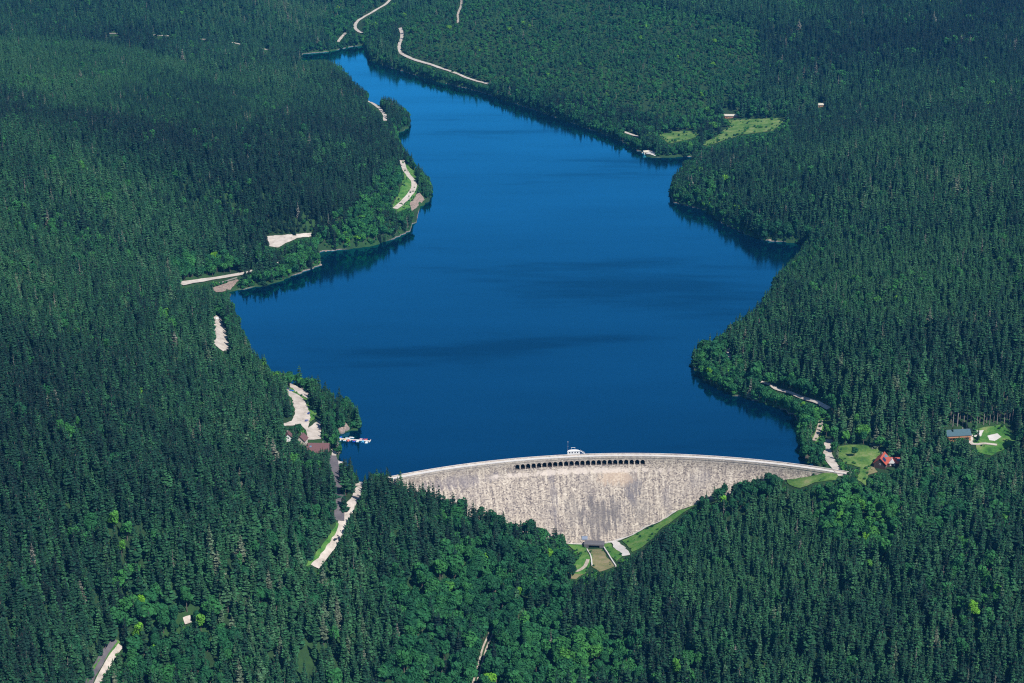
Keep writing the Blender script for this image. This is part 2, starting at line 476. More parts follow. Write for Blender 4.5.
# the reservoir bed close behind the dam
up_ = (rr >= DR - 2) & INS
dd_ = np.maximum(rr - (DR - 2), 0)
ZZ = np.where(up_, np.minimum(ZZ, -np.minimum(1 + dd_ * 0.5, 20)), ZZ)
ZZ = np.where((~INS) & (~down), np.maximum(ZZ, np.where(DIST < 300, 0.25, -200)) if False else ZZ, ZZ)
near_shore = (~INS) & (DIST < 26) & (~((rr < DR - 2) & (tt > TH0 - 0.02) & (tt < TH1 + 0.02)))
ZZ = np.where(near_shore, np.maximum(ZZ, 0.35), ZZ)
upland = (~INS) & (YY > DC[1] + DR * math.cos(TH0) - 40 + np.clip(XX, -400, 400) * 0.05) & ~((rr < DR + 4) & (tt > TH0 - 0.03) & (tt < TH1 + 0.03))
ZZ = np.where(upland, np.maximum(ZZ, 0.9), ZZ)
# the ground meets the masonry along the traced foot and dives under the wall behind it
ts_ = np.array([ANG(p) for p in toe_pts]); tz_ = np.array([p[2] for p in toe_pts]); to_ = np.array([face_off(p[2]) for p in toe_pts])
fz = np.interp(tt, ts_, tz_); fo = np.interp(tt, ts_, to_); off = DR - rr
inarc = (tt > ts_[0] - 0.01) & (tt < ts_[-1] + 0.01) & (off > -3.5) & (YY > DC[1])
e = off - fo
w_ = np.clip(1 - e / 45.0, 0, 1) ** 1.5
ZZ = np.where(inarc & (e >= 0), ZZ * (1 - w_) + (fz - 0.1 * np.minimum(e, 20)) * w_, ZZ)
ZZ = np.where(inarc & (e < 0), fz + BAT * 0 - np.minimum(-e, 6) * 0.9 - 0.4, ZZ)
RIM = np.where((DIST < 7) & (YY > DC[1] + DR * 0.6), np.clip((fbm(XX, YY, 30, 91, 2) - 0.42) * 9, 0.0, 1.0), 0.0)

def g_interp(G, x, y):
    x = np.asarray(x, float); y = np.asarray(y, float)
    i = np.clip(np.searchsorted(GX, x) - 1, 0, len(GX) - 2); j = np.clip(np.searchsorted(GY, y) - 1, 0, len(GY) - 2)
    fx = (x - GX[i]) / (GX[i + 1] - GX[i]); fy = (y - GY[j]) / (GY[j + 1] - GY[j])
    return (G[j, i] * (1 - fx) + G[j, i + 1] * fx) * (1 - fy) + (G[j + 1, i] * (1 - fx) + G[j + 1, i + 1] * fx) * fy
def hz(x, y): return g_interp(ZZ, x, y)

def ground_hit(px, py):
    """world points where lines of sight meet the ground"""
    px = np.atleast_1d(np.asarray(px, float)); py = np.atleast_1d(np.asarray(py, float))
    D = F * FW[None] + (px[:, None] - W / 2) * RT[None] + (H / 2 - py)[:, None] * UP[None]
    D = D / D[:, 1:2]                       # step by y
    ys = np.arange(950, 6000, 4.0)
    P = CAM[None, None] + D[:, None] * ys[None, :, None]
    below = P[..., 2] < hz(P[..., 0], P[..., 1])
    idx = np.argmax(below, axis=1)
    lo = ys[np.maximum(idx - 1, 0)]; hi = ys[idx]
    for _ in range(8):
        mid = (lo + hi) / 2; p = CAM[None] + D * mid[:, None]
        bl = p[:, 2] < hz(p[:, 0], p[:, 1]); hi = np.where(bl, mid, hi); lo = np.where(bl, lo, mid)
    p = CAM[None] + D * hi[:, None]
    p[:, 2] = hz(p[:, 0], p[:, 1])
    return p

nx, ny = len(GX), len(GY)
def build_terrain():
    me = bpy.data.meshes.new('terrain')
    co = np.stack([XX, YY, ZZ], -1).reshape(-1, 3).astype(np.float32)
    idx = np.arange(nx * ny).reshape(ny, nx)
    q = np.stack([idx[:-1, :-1], idx[:-1, 1:], idx[1:, 1:], idx[1:, :-1]], -1).reshape(-1, 4)
    me.vertices.add(len(co)); me.vertices.foreach_set('co', co.ravel())
    me.loops.add(q.size); me.loops.foreach_set('vertex_index', q.ravel().astype(np.int32))
    me.polygons.add(len(q)); me.polygons.foreach_set('loop_start', np.arange(0, q.size, 4, dtype=np.int32))
    me.polygons.foreach_set('loop_total', np.full(len(q), 4, dtype=np.int32))
    at_ = me.attributes.new('rim', 'FLOAT', 'POINT'); at_.data.foreach_set('value', RIM.ravel().astype(np.float32))
    me.materials.append(M['ground'])
    me.update(calc_edges=True); me.validate(); me.shade_smooth()
    o = link(bpy.data.objects.new('terrain', me))
    tag(o, kind='structure', label='wooded hills and valley floor around the reservoir')
build_terrain()

# water sheet, kept upstream of the dam
wp = [Vector((p[0], p[1])) for p in densify(shore_w, 60)]
cxy = shore_w.mean(0)
def lake():
    v = []; 
    arc = [dam_pt(s, -1.5, 0) for s in np.linspace(S1 + 26, S0 - 26, 70)]
    big = []
    # a generous sheet under the shores: the terrain cuts its outline
    pts2 = [(p[0], p[1]) for p in arc]
    left = arc[-1]; right = arc[0]
    ring = pts2 + [(left[0] - 60, left[1] + 10), (-900, left[1] + 200), (-1300, 4300), (1300, 4300), (900, right[1] + 250), (right[0] + 60, right[1] + 10)]
    res = delaunay_2d_cdt([Vector(p) for p in ring], [(i, (i + 1) % len(ring)) for i in range(len(ring))], [], 1, 1e-3)
    me = mesh_from('water', [(p.x, p.y, 0.0) for p in res[0]], res[2], M['water'])
    o = link(bpy.data.objects.new('water', me))
    for p in me.polygons:
        if p.normal.z < 0: p.flip()
    tag(o, kind='structure', label='deep blue water of the reservoir')
lake()

# ------------------------------------------------------------------ draped patches and roads
GRASSY = []
def drape(name, px_poly, mat, label, lift=0.5, world=False, cat=None, kind='structure', step=5.0, jag=0.0):
    P = ground_hit([p[0] for p in px_poly], [p[1] for p in px_poly])[:, :2] if not world else np.array(px_poly)
    B = densify(P, 2.5)
    B = B + np.column_stack([fbm(B[:, 0], B[:, 1], 7, 71, 2) - 0.5, fbm(B[:, 0], B[:, 1], 7, 81, 2) - 0.5]) * 3.4
    if jag: B = B + RNG.normal(0, jag, B.shape)
    x0, y0 = B.min(0); x1, y1 = B.max(0)
    gx, gy = np.meshgrid(np.arange(x0, x1, step), np.arange(y0, y1, step))
    gx = gx.ravel() + 0.37; gy = gy.ravel() + 0.41
    m_ = in_poly(B, gx, gy) & (seg_dist(B, gx, gy) > 1.5)
    pts = [Vector(b_) for b_ in B] + [Vector(g) for g in zip(gx[m_], gy[m_])]
    if mat.name in ('meadow_grass', 'lush_grass', 'dry_grass_and_earth'): GRASSY.append(B)
    n = len(B)
    res = delaunay_2d_cdt(pts, [(i, (i + 1) % n) for i in range(n)], [], 1, 1e-3)
    vx = np.array([[p.x, p.y] for p in res[0]])
    vz = hz(vx[:, 0], vx[:, 1]) + lift
    me = mesh_from(name, np.column_stack([vx, vz]), res[2], mat)
    for p in me.polygons:
        if p.normal.z < 0: p.flip()
    me.shade_smooth()
    o = link(bpy.data.objects.new(name, me))
    tag(o, label, cat, kind=kind)
    return o, P

def catmull(P, step=4.0):
    P = np.asarray(P, float); out = []
    E = np.vstack([2 * P[0] - P[1], P, 2 * P[-1] - P[-2]])
    for i in range(1, len(E) - 2):
        a, b_, c, d = E[i - 1:i + 3]
        n = max(2, int(np.linalg.norm(c - b_) / step))
        for j in range(n):
            t = j / n
            out.append(0.5 * ((2 * b_) + (-a + c) * t + (2 * a - 5 * b_ + 4 * c - d) * t * t + (-a + 3 * b_ - 3 * c + d) * t ** 3))
    out.append(P[-1])
    return np.array(out)

def ribbon(name, px_line, width, mat, label, lift=0.6, off=0.0):
    P = ground_hit([p[0] for p in px_line], [p[1] for p in px_line])[:, :2]
    C = catmull(P)
    T = np.gradient(C, axis=0); T /= np.maximum(np.linalg.norm(T, axis=1, keepdims=True), 1e-6)
    N = np.column_stack([T[:, 1], -T[:, 0]])
    C = C + N * off
    V = []; Fc = []
    ks = np.linspace(-0.5, 0.5, 5)
    for i in range(len(C)):
        w = width * (1 + 0.06 * math.sin(i * 0.7))
        row = C[i][None] + N[i][None] * (ks * w)[:, None]
        z = hz(row[:, 0], row[:, 1])
        zz = 0.5 * z + 0.5 * z.mean() + lift
        zz = np.maximum(zz, z + 0.2)
        for q, z_ in zip(row, zz): V.append((q[0], q[1], z_))
    for i in range(len(C) - 1):
        for j in range(4):
            a = i * 5 + j; Fc.append((a, a + 1, a + 6, a + 5))
    me = mesh_from(name, V, Fc, mat, True)
    for p in me.polygons:
        if p.normal.z < 0: p.flip()
    o = link(bpy.data.objects.new(name, me))
    tag(o, label, kind='structure')
    return o, C

KEEP = []      # image-plane outlines of ground that lies in clearings (no tree may stand over it)
def keep(poly): KEEP.append(poly)
def keep_line(line, hw):
    for (a, b_) in zip(line[:-1], line[1:]):
        dx, dy = b_[0] - a[0], b_[1] - a[1]; L = math.hypot(dx, dy) or 1
        nx_, ny_ = -dy / L * hw, dx / L * hw; ex, ey = dx / L * 0.5, dy / L * 0.5
        KEEP.append([(a[0] + nx_ - ex, a[1] + ny_ - ey), (b_[0] + nx_ + ex, b_[1] + ny_ + ey), (b_[0] - nx_ + ex, b_[1] - ny_ + ey), (a[0] - nx_ - ex, a[1] - ny_ - ey)])

# visible water
keep([(345, 55), (351, 49), (361, 46), (368, 60), (390, 68), (410, 74), (433, 81), (454, 86), (479, 92), (505, 101), (530, 109), (556, 118), (587, 129), (619, 140), (642, 153),
      (648, 158), (696, 157), (682, 161), (666, 181), (665, 194), (680, 204), (704, 212), (722, 224), (745, 235), (764, 241), (790, 242), (802, 243), (790, 247), (775, 259), (764, 268), (756, 289),
      (752, 300), (734, 315), (707, 330), (696, 340), (692, 349), (691, 367), (706, 383), (730, 395), (760, 402), (782, 408), (796, 418), (795, 431), (788, 444), (791, 461), (806, 467),
      (600, 456), (405, 472), (397, 467), (389, 461), (380, 465), (371, 467), (364, 458), (353, 453), (348, 451), (343, 458), (341, 446), (338, 437), (349, 432), (358, 430), (363, 426), (361, 418), (359, 414), (358, 404),
      (350, 399), (345, 395), (340, 383), (330, 385), (326, 376), (316, 372), (303, 378), (298, 357), (290, 369), (271, 370), (264, 352), (256, 351), (246, 334), (244, 317), (236, 310), (234, 296), (234, 291),
      (262, 286), (281, 282), (295, 275), (309, 270), (320, 265.5), (321, 257), (318, 251), (342, 250), (373, 246), (392, 239), (409, 232), (415, 221), (413, 212), (423, 203), (432, 196),
      (434, 188), (431, 180), (425, 167), (418, 154), (413, 143), (405, 139), (407, 129), (413, 126), (411, 113), (400, 103), (392, 94), (382, 94), (379, 104), (369, 92), (359, 83), (355, 77), (351, 71), (344, 66)])
keep([(300, 60), (303, 55), (330, 53), (345, 50), (345, 58), (320, 59)])
# visible masonry and toe of the dam
keep([(405, 472), (600, 455), (836, 469), (838, 475), (828, 476), (815, 480), (801, 482), (790, 484), (777, 474), (768, 470), (752, 478), (730, 480), (706, 486), (696, 491), (682, 500), (678, 508),
      (676, 512), (655, 528), (646, 545), (632, 550), (623, 556), (615, 568), (606, 566), (596, 562), (586, 573), (577, 571), (583, 560), (581, 551), (567, 543), (563, 532), (556, 522), (538, 517),
      (523, 519), (509, 521), (503, 506), (493, 508), (477, 500), (469, 493), (459, 493), (452, 482), (443, 480), (424, 477), (414, 480), (405, 480)])

# ------------------------------------------------------------------ roads, lots, meadows
def rd(line, width, mat, label, hw=None, name='road', **kw):
    if hw: keep_line(line, hw)
    return ribbon(name, line, width, M[mat], label, **kw)
rd([(400, 28), (402, 36), (399, 47), (402, 54), (415, 60), (432, 65), (440, 68)], 6.5, 'gravel', 'pale gravel road bending above the far right shore', 1.6, 'gravel_road')
rd([(440, 68), (455, 73), (470, 79), (489, 84)], 5.5, 'gravel', 'straight pale end of the far shore road in the trees', 1.2, 'gravel_road')
rd([(392, -3), (386, 4), (376, 10), (364, 17), (357, 22), (355, 27), (358, 31), (362, 33)], 7, 'gravel', 'pale road leading away from the head of the lake', 1.8, 'gravel_road')
rd([(346, 33), (341, 38), (338, 42)], 6, 'gravel', 'short piece of pale road by the head of the lake', 1.3, 'gravel_road')
keep([(355, 24), (362, 22), (364, 25), (360, 30), (355, 30)])
rd([(462, -4), (461, 6), (458, 14), (458, 23)], 4.5, 'track', 'steep worn track on the far slope', 1.2, 'forest_track')
rd([(368, 101), (375, 105), (381, 110), (385, 116), (385, 121)], 6.5, 'gravel', 'pale road crossing behind the wooded point', 2.0, 'gravel_road')
rd([(402, 160), (404, 168), (409, 176), (414, 183), (413, 190), (408, 197), (402, 203), (395, 209)], 7.5, 'gravel', 'pale road curving round the bend of the shore', 2.8, 'gravel_road')
rd([(180, 284.5), (197, 281.5), (215, 278.5), (241, 274)], 9.0, 'gravel', 'pale lakeside road behind the narrow inlet', 3.0, 'gravel_road')
rd([(241, 274), (254, 270.5), (266, 266), (280, 263)], 6.0, 'gravel', 'road half hidden behind shore trees', 1.0, 'gravel_road')
rd([(105, 33.5), (125, 34.5), (150, 35), (172, 36.5), (204, 39.5), (236, 43.5), (268, 50)], 6, 'gravel', 'thin pale forest road across the far left hillside', None, 'gravel_road')
for a, b_ in [((108, 34), (122, 34.5)), ((151, 35.5), (171, 37)), ((200, 39), (207, 40)), ((233, 43.5), (241, 44.5)), ((262, 49), (269, 50.5))]:
    keep_line([a, b_], 0.9)
rd([(733, 366), (745, 376), (758, 381), (772, 386)], 3.5, 'gravel', 'shore path half hidden by broadleaf trees', None, 'gravel_path')
keep_line([(742, 374), (747, 377)], 1.2)
keep_line([(760, 381.5), (768, 384.5)], 1.2)
rd([(730, 349), (729, 353), (731, 359)], 5, 'gravel', 'short pale path among the shore trees', 1.6, 'gravel_path')
rd([(772, 386), (776, 389), (790, 393), (805, 399), (818, 403), (829, 409)], 4.0, 'gravel', 'thin pale path above the right shore', 1.8, 'gravel_path')
rd([(821, 421), (819, 430), (814, 441)], 4.5, 'track', 'worn path through a grass strip', 1.7, 'footpath')
rd([(828, 440), (827, 450), (829, 458), (834, 466), (843, 476)], 8.0, 'gravel', 'pale road meeting the right end of the dam', 3.2, 'gravel_road')
rd([(624, 132), (631, 134.5), (639, 137)], 6, 'gravel', 'bright piece of road beside the far shore', 1.2, 'gravel_road')
rd([(363, 470), (360.5, 480), (358, 492), (351, 504), (345, 517), (339, 533), (329, 549), (314, 567)], 8.0, 'gravel', 'wide pale road climbing below the left end of the dam', 2.6, 'gravel_road')
rd([(331, 456), (334, 466), (337, 478), (339, 495), (339.5, 510), (339, 521)], 9.0, 'asphalt', 'dark asphalt road dropping below the brown roofed inn', 3.0, 'asphalt_road')
rd([(90, 694), (97, 676), (105, 662), (112, 651), (118, 643)], 4.6, 'asphalt', 'dark asphalt lane at the bottom left', 2.5, 'asphalt_road', off=-2.3)
rd([(90, 694), (97, 676), (105, 662), (112, 651), (118, 643)], 4.6, 'gravel', 'pale verge lane beside the dark asphalt lane', 4.4, 'gravel_road', off=2.4)
rd([(184, 622), (187, 621), (191, 620)], 6, 'gravel', 'pale bit of road between bottom left trees', 1.6, 'gravel_road')
rd([(473, 692), (477, 676), (481, 662), (485, 648), (491, 634)], 1.4, 'track', 'left wheel rut of the grassy valley track', 2.2, 'forest_track', off=-1.5)
rd([(473, 692), (477, 676), (481, 662), (485, 648), (491, 634)], 1.2, 'track', 'right wheel rut of the grassy valley track', 2.2, 'forest_track', off=1.3)

def lot(px, mat, label, name, **kw):
    keep(px); return drape(name, px, M[mat], label, **kw)
lot([(285, 390), (291, 390), (298, 394), (305, 401), (309, 408), (311, 416), (309.5, 423), (308, 428), (320, 420.5), (320.5, 439), (307.5, 440), (306.5, 430), (299, 425), (283, 427), (281, 424), (291, 421), (295, 415), (294, 405), (291, 398)], 'gravel', 'pale gravel car park by the shore', 'car_park')
lot([(289, 383.5), (300, 388), (309, 393), (308.5, 399), (301, 395), (291, 388)], 'gravel', 'upper strip of gravel car park', 'car_park')
lot([(286, 389), (292, 388.5), (301, 395.5), (308, 400), (312, 408), (317, 413), (314, 420), (309.5, 424), (310.5, 416), (308.5, 408.5), (304.5, 401.5), (297.5, 394.5), (291, 391)], 'lush', 'green verge between the two strips of the car park', 'grass_verge', lift=0.75)
lot([(84, 690), (90, 674), (98, 660), (108, 648), (117, 640), (121, 643), (112, 652), (102, 664), (95, 676), (88, 690)], 'lush', 'yellow-green verge left of the bottom left road', 'grass_verge', lift=0.3)
lot([(331, 449), (336, 452.5), (343, 459), (342.5, 463), (338, 465.5), (335, 461), (332, 455)], 'gravel', 'small pale gravel lot below the inn', 'car_park')
lot([(267, 236.5), (290, 235), (312, 233), (312, 236.5), (293, 240), (279, 247.5), (269, 246.5)], 'gravel', 'wide pale parking place above the wooded point', 'parking_place')
lot([(214, 315), (221, 317), (226, 330), (231, 348), (224, 352), (214, 344), (214, 330)], 'gravel', 'long pale gravel strip in the left forest', 'parking_place')
lot([(305, 566), (318, 551), (329, 537), (337, 523), (339, 523), (336, 534), (326, 548), (312, 564)], 'lush', 'green verge beside the wide pale road', 'grass_verge')
lot([(658, 135), (672, 132), (690, 131), (700, 134), (694, 138), (682, 141), (669, 144)], 'grass', 'small pale meadow by the far right shore', 'meadow')
lot([(728, 120), (757, 119), (786, 118), (781, 124), (773, 131), (755, 133), (741, 135), (725, 140), (708, 146), (700, 145), (716, 137), (724, 130), (731, 126)], 'grass', 'open pale meadow on the far right slope', 'meadow')
lot([(642, 152.5), (649, 150.5), (656, 153), (655, 156.8), (645, 157)], 'concrete', 'pale slipway at the far right shore', 'slipway', lift=0.8)
lot([(838, 447), (850, 445), (866, 446), (878, 449), (881, 455), (874, 461), (868, 470), (866, 486), (856, 480), (862, 468), (846, 464), (838, 458)], 'grass', 'bright meadow beside the red roofed house', 'meadow')
lot([(866, 468), (874, 466), (878, 472), (866, 476)], 'dry', 'bare earth yard below the red roofed house', 'yard')
lot([(976, 429), (990, 427), (1003, 425), (1012, 432), (1017, 440), (1003, 450), (990, 456), (978, 452), (972, 440)], 'lush', 'grass clearing by the timber lodge', 'clearing')
rd([(969, 429), (970, 436), (972, 444), (985, 443.5), (997, 445)], 5.0, 'gravel', 'pale drive across the lodge clearing', 2.0, 'gravel_road')
lot([(988, 436), (996, 434), (1001, 437), (995, 441), (989, 440)], 'concrete', 'small pale terrace in the lodge clearing', 'terrace', lift=0.55)
lot([(976, 431), (984, 431), (982, 436), (975, 437)], 'concrete', 'pale forecourt beside the timber lodge', 'terrace', lift=0.6)
lot([(784, 480), (800, 476.5), (822, 473.5), (838, 475), (836, 480), (812, 484), (800, 489), (790, 486)], 'grass', 'grass bank below the right end of the dam', 'grass_bank', lift=0.6)
lot([(812, 437), (820, 418), (826, 420), (822, 434), (817, 445)], 'lush', 'grass strip along the right shore path', 'grass_strip', lift=0.2)
lot([(848, 188 - 0), (852, 187), (853, 190), (849, 191)], 'dry', 'tiny bare patch in the far forest', 'bare_patch')
KEEP.pop()
lot([(402, 160), (416, 172), (419, 186), (412, 206), (398, 212), (392, 206), (400, 190), (404, 178)], 'lush', 'bright grass along the bend of the shore road', 'grass_verge', lift=0.15)
lot([(911, 0.5), (912, 0.4), (912, 0.8)], 'dry', 'bare', 'bare_patch') if False else None
# foot of the dam
lot([(568, 545), (580, 545), (588, 549), (592, 556), (590, 566), (583, 575), (573, 574), (572, 566), (580, 558), (576, 551)], 'lush', 'green bank left of the outlet basin', 'grass_bank', lift=0.5)
lot([(588, 549.5), (601, 549.5), (606, 556), (614, 567), (607, 570), (600, 572), (592, 566)], 'dry', 'weedy floor of the outlet basin', 'basin_floor', lift=0.4)
lot([(603, 546), (609, 543), (615, 549), (622, 556), (616, 562), (610, 556)], 'lush', 'green slope right of the outlet basin', 'grass_bank', lift=0.5)
lot([(609, 542), (620, 543.5), (627, 550), (631, 555), (622, 556.5), (616, 550)], 'concrete', 'pale concrete apron at the foot of the dam', 'apron', lift=0.6)
lot([(623, 541), (642, 531), (659, 523), (677, 512.5), (683, 503), (700, 495), (696, 505), (680, 516), (660, 530), (646, 545), (633, 552), (627, 546)], 'lush', 'steep grass strip along the foot of the dam', 'grass_bank', lift=0.5)
lot([(568, 572), (578, 569), (586, 566), (585, 573), (576, 580), (568, 579)], 'dry', 'bare clearing below the dam', 'clearing', lift=0.4)
rd([(588, 560), (585, 567), (577, 572), (568, 571)], 3.0, 'track', 'worn path below the outlet basin', None, 'footpath', lift=0.9)

# cast ledge running along the foot of the masonry
def toe_walk():
    px = TOE[6:14]
    P = np.array([on_face(*t)[:2] for t in px])
    C = catmull(P, 3.0)
    V = []; Fc = []
    for i, c in enumerate(C):
        dv = np.array([DC[0] - c[0], DC[1] - c[1]]); dv /= np.linalg.norm(dv)
        for o_, dz in ((-2.0, 0), (1.3, 0), (1.3, -2.5)):
            q = c + dv * o_
            V.append((q[0], q[1], hz(c[0], c[1]) + 1.2 + dz))
    for i in range(len(C) - 1):
        for j in range(2):
            a = i * 3 + j; Fc.append((a, a + 1, a + 4, a + 3))
    me = mesh_from('walkway', V, Fc, M['concrete'])
    o = link(bpy.data.objects.new('walkway', me)); tag(o, 'pale concrete ledge along the foot of the dam', kind='structure')
toe_walk()

# ------------------------------------------------------------------ the dam
DAM_STAINS = [(s_of(640, 462), -38, 10, 16, 0.4, (0.17, 0.155, 0.15)), (s_of(570, 462), -40, 8, 14, 0.4, (0.17, 0.155, 0.15)), (s_of(597, 462), -46, 17, 16, 0.7, (0.12, 0.11, 0.115)), (s_of(613, 462), -40, 9, 12, 0.6, (0.13, 0.12, 0.125)),
              (s_of(634, 462), -20, 7, 13, 0.7, (0.14, 0.13, 0.145)), (s_of(552, 462), -26, 4, 18, 0.6, (0.15, 0.135, 0.15)),
              (s_of(455, 462), -8, 34, 5, 0.5, (0.19, 0.17, 0.185)), (s_of(668, 462), -30, 5, 12, 0.45, (0.17, 0.15, 0.16)),
              (s_of(617, 462), -14, 17, 6, 0.55, (0.56, 0.42, 0.30)), (s_of(700, 462), -14, 8, 6, 0.4, (0.20, 0.18, 0.18)),
              ((SP0 + SP1) / 2, -8.5, 74, 2.2, 0.7, (0.66, 0.57, 0.49)), (0, 2.5, 400, 2.2, 0.35, (0.58, 0.52, 0.46))]
M['dam'] = dam_mat()
M['dark'] = paint('outlet_painted_shade', (0.035, 0.033, 0.035), 0.95)  # near-black paint that imitates shade inside the outlet
dam = thing('dam', 'curved pale stone dam wall with a row of arched openings', 'dam', dam_pt(0, 0, 0))
dam_inv = Matrix.Translation(Vector(dam_pt(0, 0, 0))).inverted()
def dam_mesh(name, rows, mat, uvs):
    pass
def finish(name, V, Fc, UVs, mat, smooth=False):
    me = bpy.data.meshes.new(name)
    me.from_pydata([tuple(dam_inv @ Vector(v)) for v in V], [], Fc)
    uvl = me.uv_layers.new(name='wall')
    li = np.zeros(len(me.loops), dtype=np.int32); me.loops.foreach_get('vertex_index', li)
    uvl.data.foreach_set('uv', np.array(UVs, dtype=np.float32)[li].ravel())
    me.materials.append(mat)
    me.update()
    return link(bpy.data.objects.new(name, me), dam)

def build_dam():
    # columns: bays in the spillway section, about 6 m elsewhere
    e0, e1 = S0 - 12, S1 + 12
    cols = list(np.linspace(e0, SP0, 22)[:-1]) + [SP0 + i * BW for i in range(NB)] + list(np.linspace(SP1, e1, 34))
    prof_lo = [(face_off(z), z) for z in (-5, -6.5, -8, -9.5, -11, -15, -20, -30, -40, -50, -60, -72)]
    prof_hi = [(3.35, 4.0), (3.35, 2.2), (3.0, 1.9), (3.0, 1.0)]
    V = []; Fc = []; U = []
    def vert(s, o, z):
        V.append(dam_pt(s, o, z)); U.append((s, z)); return len(V) - 1
    def sweep(prof):
        g = [[vert(s, o, z) for (o, z) in prof] for s in cols]
        for i in range(len(cols) - 1):
            for j in range(len(prof) - 1):
                Fc.append((g[i][j], g[i][j + 1], g[i + 1][j + 1], g[i + 1][j]))
    sweep(prof_lo); sweep(prof_hi)
    sweep([(2.85, 2.98), (2.85, 4.0), (3.35, 4.0)][::1])
    sweep([(-2.9, 4.0), (-3.35, 4.0), (-3.35, -34)]); sweep([(-2.9, 4.0), (-2.9, 2.98)])
    # band of the arches
    hw = 1.95; zb, zs = -4.0, -1.6
    outl = [(-hw, zb), (-hw, (zb + zs) / 2), (-hw, zs)] + [(-hw * math.cos(a), zs + hw * math.sin(a)) for a in np.linspace(0, math.pi, 11)[1:-1]] + [(hw, zs), (hw, (zb + zs) / 2), (hw, zb)]
    openings = []
    for i in range(len(cols) - 1):
        s0, s1 = cols[i], cols[i + 1]
        if s0 < SP0 - 0.01 or s1 > SP1 + 0.01:
            
            zz_ = (1.0, -1.0, -3.0, -5.0)
            for za, zb2 in zip(zz_[:-1], zz_[1:]): Fc.append((vert(s0, face_off(za), za), vert(s0, face_off(zb2), zb2), vert(s1, face_off(zb2), zb2), vert(s1, face_off(za), za)))
            continue
        sm = (s0 + s1) / 2; h = BW / 2
        outer = []
        for (x, z) in outl:
            if z <= zs + 1e-6: outer.append((-h if x < 0 else h, z))
            else:
                dx, dz = x, z - zs
                t = min(h / abs(dx) if abs(dx) > 1e-9 else 1e9, (1.0 - zs) / dz)
                outer.append((dx * t, zs + dz * t))
        ca = math.atan2(1 - zs, h)
        I = [vert(sm + x, face_off(z), z) for x, z in outl]; O = [vert(sm + x, face_off(z), z) for x, z in outer]
        for j in range(len(outl) - 1):
            a, b_ = outer[j], outer[j + 1]
            if abs(a[0]) >= h - 1e-6 and b_[1] >= 1 - 1e-6 and abs(b_[0]) < h - 1e-6:
                c = vert(sm - h, 3, 1.0); Fc.append((O[j], I[j], I[j + 1], O[j + 1], c))
            elif abs(b_[0]) >= h - 1e-6 and a[1] >= 1 - 1e-6 and abs(a[0]) < h - 1e-6:
                c = vert(sm + h, 3, 1.0); Fc.append((O[j], I[j], I[j + 1], O[j + 1], c))
            else: Fc.append((O[j], I[j], I[j + 1], O[j + 1]))
        c0, c1 = vert(sm - h, face_off(-5), -5), vert(sm + h, face_off(-5), -5)
        Fc.append((O[0], c0, c1, O[-1], I[-1], I[0]))
        openings.append(sm)
    body = finish('wall_face', V, Fc, U, M['dam'])
    # crest road
    V2 = []; U2 = []; F2 = []
    for s in cols:
        for o in (-2.9, 0, 2.85):
            V2.append(dam_pt(s, o, 3.0)); U2.append((s, o))
    for i in range(len(cols) - 1):
        for j in range(2):
            a = i * 3 + j; F2.append((a, a + 3, a + 4, a + 1))
    finish('crest_road', V2, F2, U2, M['concrete'])
    # each overflow opening has its own lining, coloured dark to imitate shade
    for sm in openings:
        V3 = []; U3 = []; F3 = []
        n = len(outl)
        for o in (2.95, -1.2):
            for x, z in outl:
                x2, z2 = x * 1.0, z
                V3.append(dam_pt(sm + x2, o if o < 0 else face_off(z2) - 0.04, z2)); U3.append((sm + x2, z2))
        for j in range(n - 1): F3.append((j, j + 1, j + 1 + n, j + n))
        F3.append((0, n, 2 * n - 1, n - 1)); F3.append(tuple(range(n, 2 * n)))
        finish('spillway_opening', V3, F3, U3, M['dam_in'])
    # coping stones along both parapets
    for o0 in (3.12, -3.12):
        V4 = []; U4 = []; F4 = []
        for s in cols:
            for (o, z) in ((o0 - 0.36, 4.003), (o0 - 0.36, 4.2), (o0 + 0.36, 4.2), (o0 + 0.36, 4.003)):
                V4.append(dam_pt(s, o, z)); U4.append((s, z))
        for i in range(len(cols) - 1):
            for j in range(4):
                a = i * 4 + j; b_ = i * 4 + (j + 1) % 4; F4.append((a, b_, b_ + 4, a + 4))
        finish('parapet', V4, F4, U4, M['concrete'])
b = NT('arch_shade_lining')
M['dam_in'] = b.base(b.mix(b.noise(0.8, 3, b.objco()), (0.02, 0.018, 0.02), (0.05, 0.045, 0.045)), 0.95, 0.1)  # near-black colour stands in for the shade inside the arches
build_dam()

def dam_frame(s, o=0.0, z=3.0):
    """location and z-rotation so that local +x runs along the crest and local -y looks downstream"""
    p = dam_pt(s, o, z); return p, -(s / DR)

# gate house: a half-round room on the water side of the crest, with a thin mast
M['white'] = paint('white_render', (0.78, 0.77, 0.75), 0.6, 0.06)
M['glass'] = paint('window_glass', (0.03, 0.05, 0.08), 0.08, 0.02, spec=0.8)
M['steel'] = paint('grey_steel', (0.45, 0.47, 0.5), 0.45, 0.08, metal=0.6)
M['darkwood'] = paint('dark_wood', (0.07, 0.045, 0.035), 0.8, 0.2)
p_, rz_ = dam_frame(s_of(574, 455), -6.4, 3.0)
gh = thing('gatehouse', 'white half-round gatehouse on the water side of the dam crest', 'gatehouse', p_, rz_)
g = MB(); n = 18
arc = [(5.6 * math.cos(t), 3.6 * math.sin(t)) for t in np.linspace(0, math.pi, n)]
v = [(x, y, -12) for x, y in arc] + [(x, y, 2.6) for x, y in arc]
g.add(v, [tuple(range(n)), tuple(range(2 * n - 1, n - 1, -1))] + [(i, (i + 1) % n, (i + 1) % n + n, i + n) for i in range(n)])
g.build('wall', M['white'], gh)
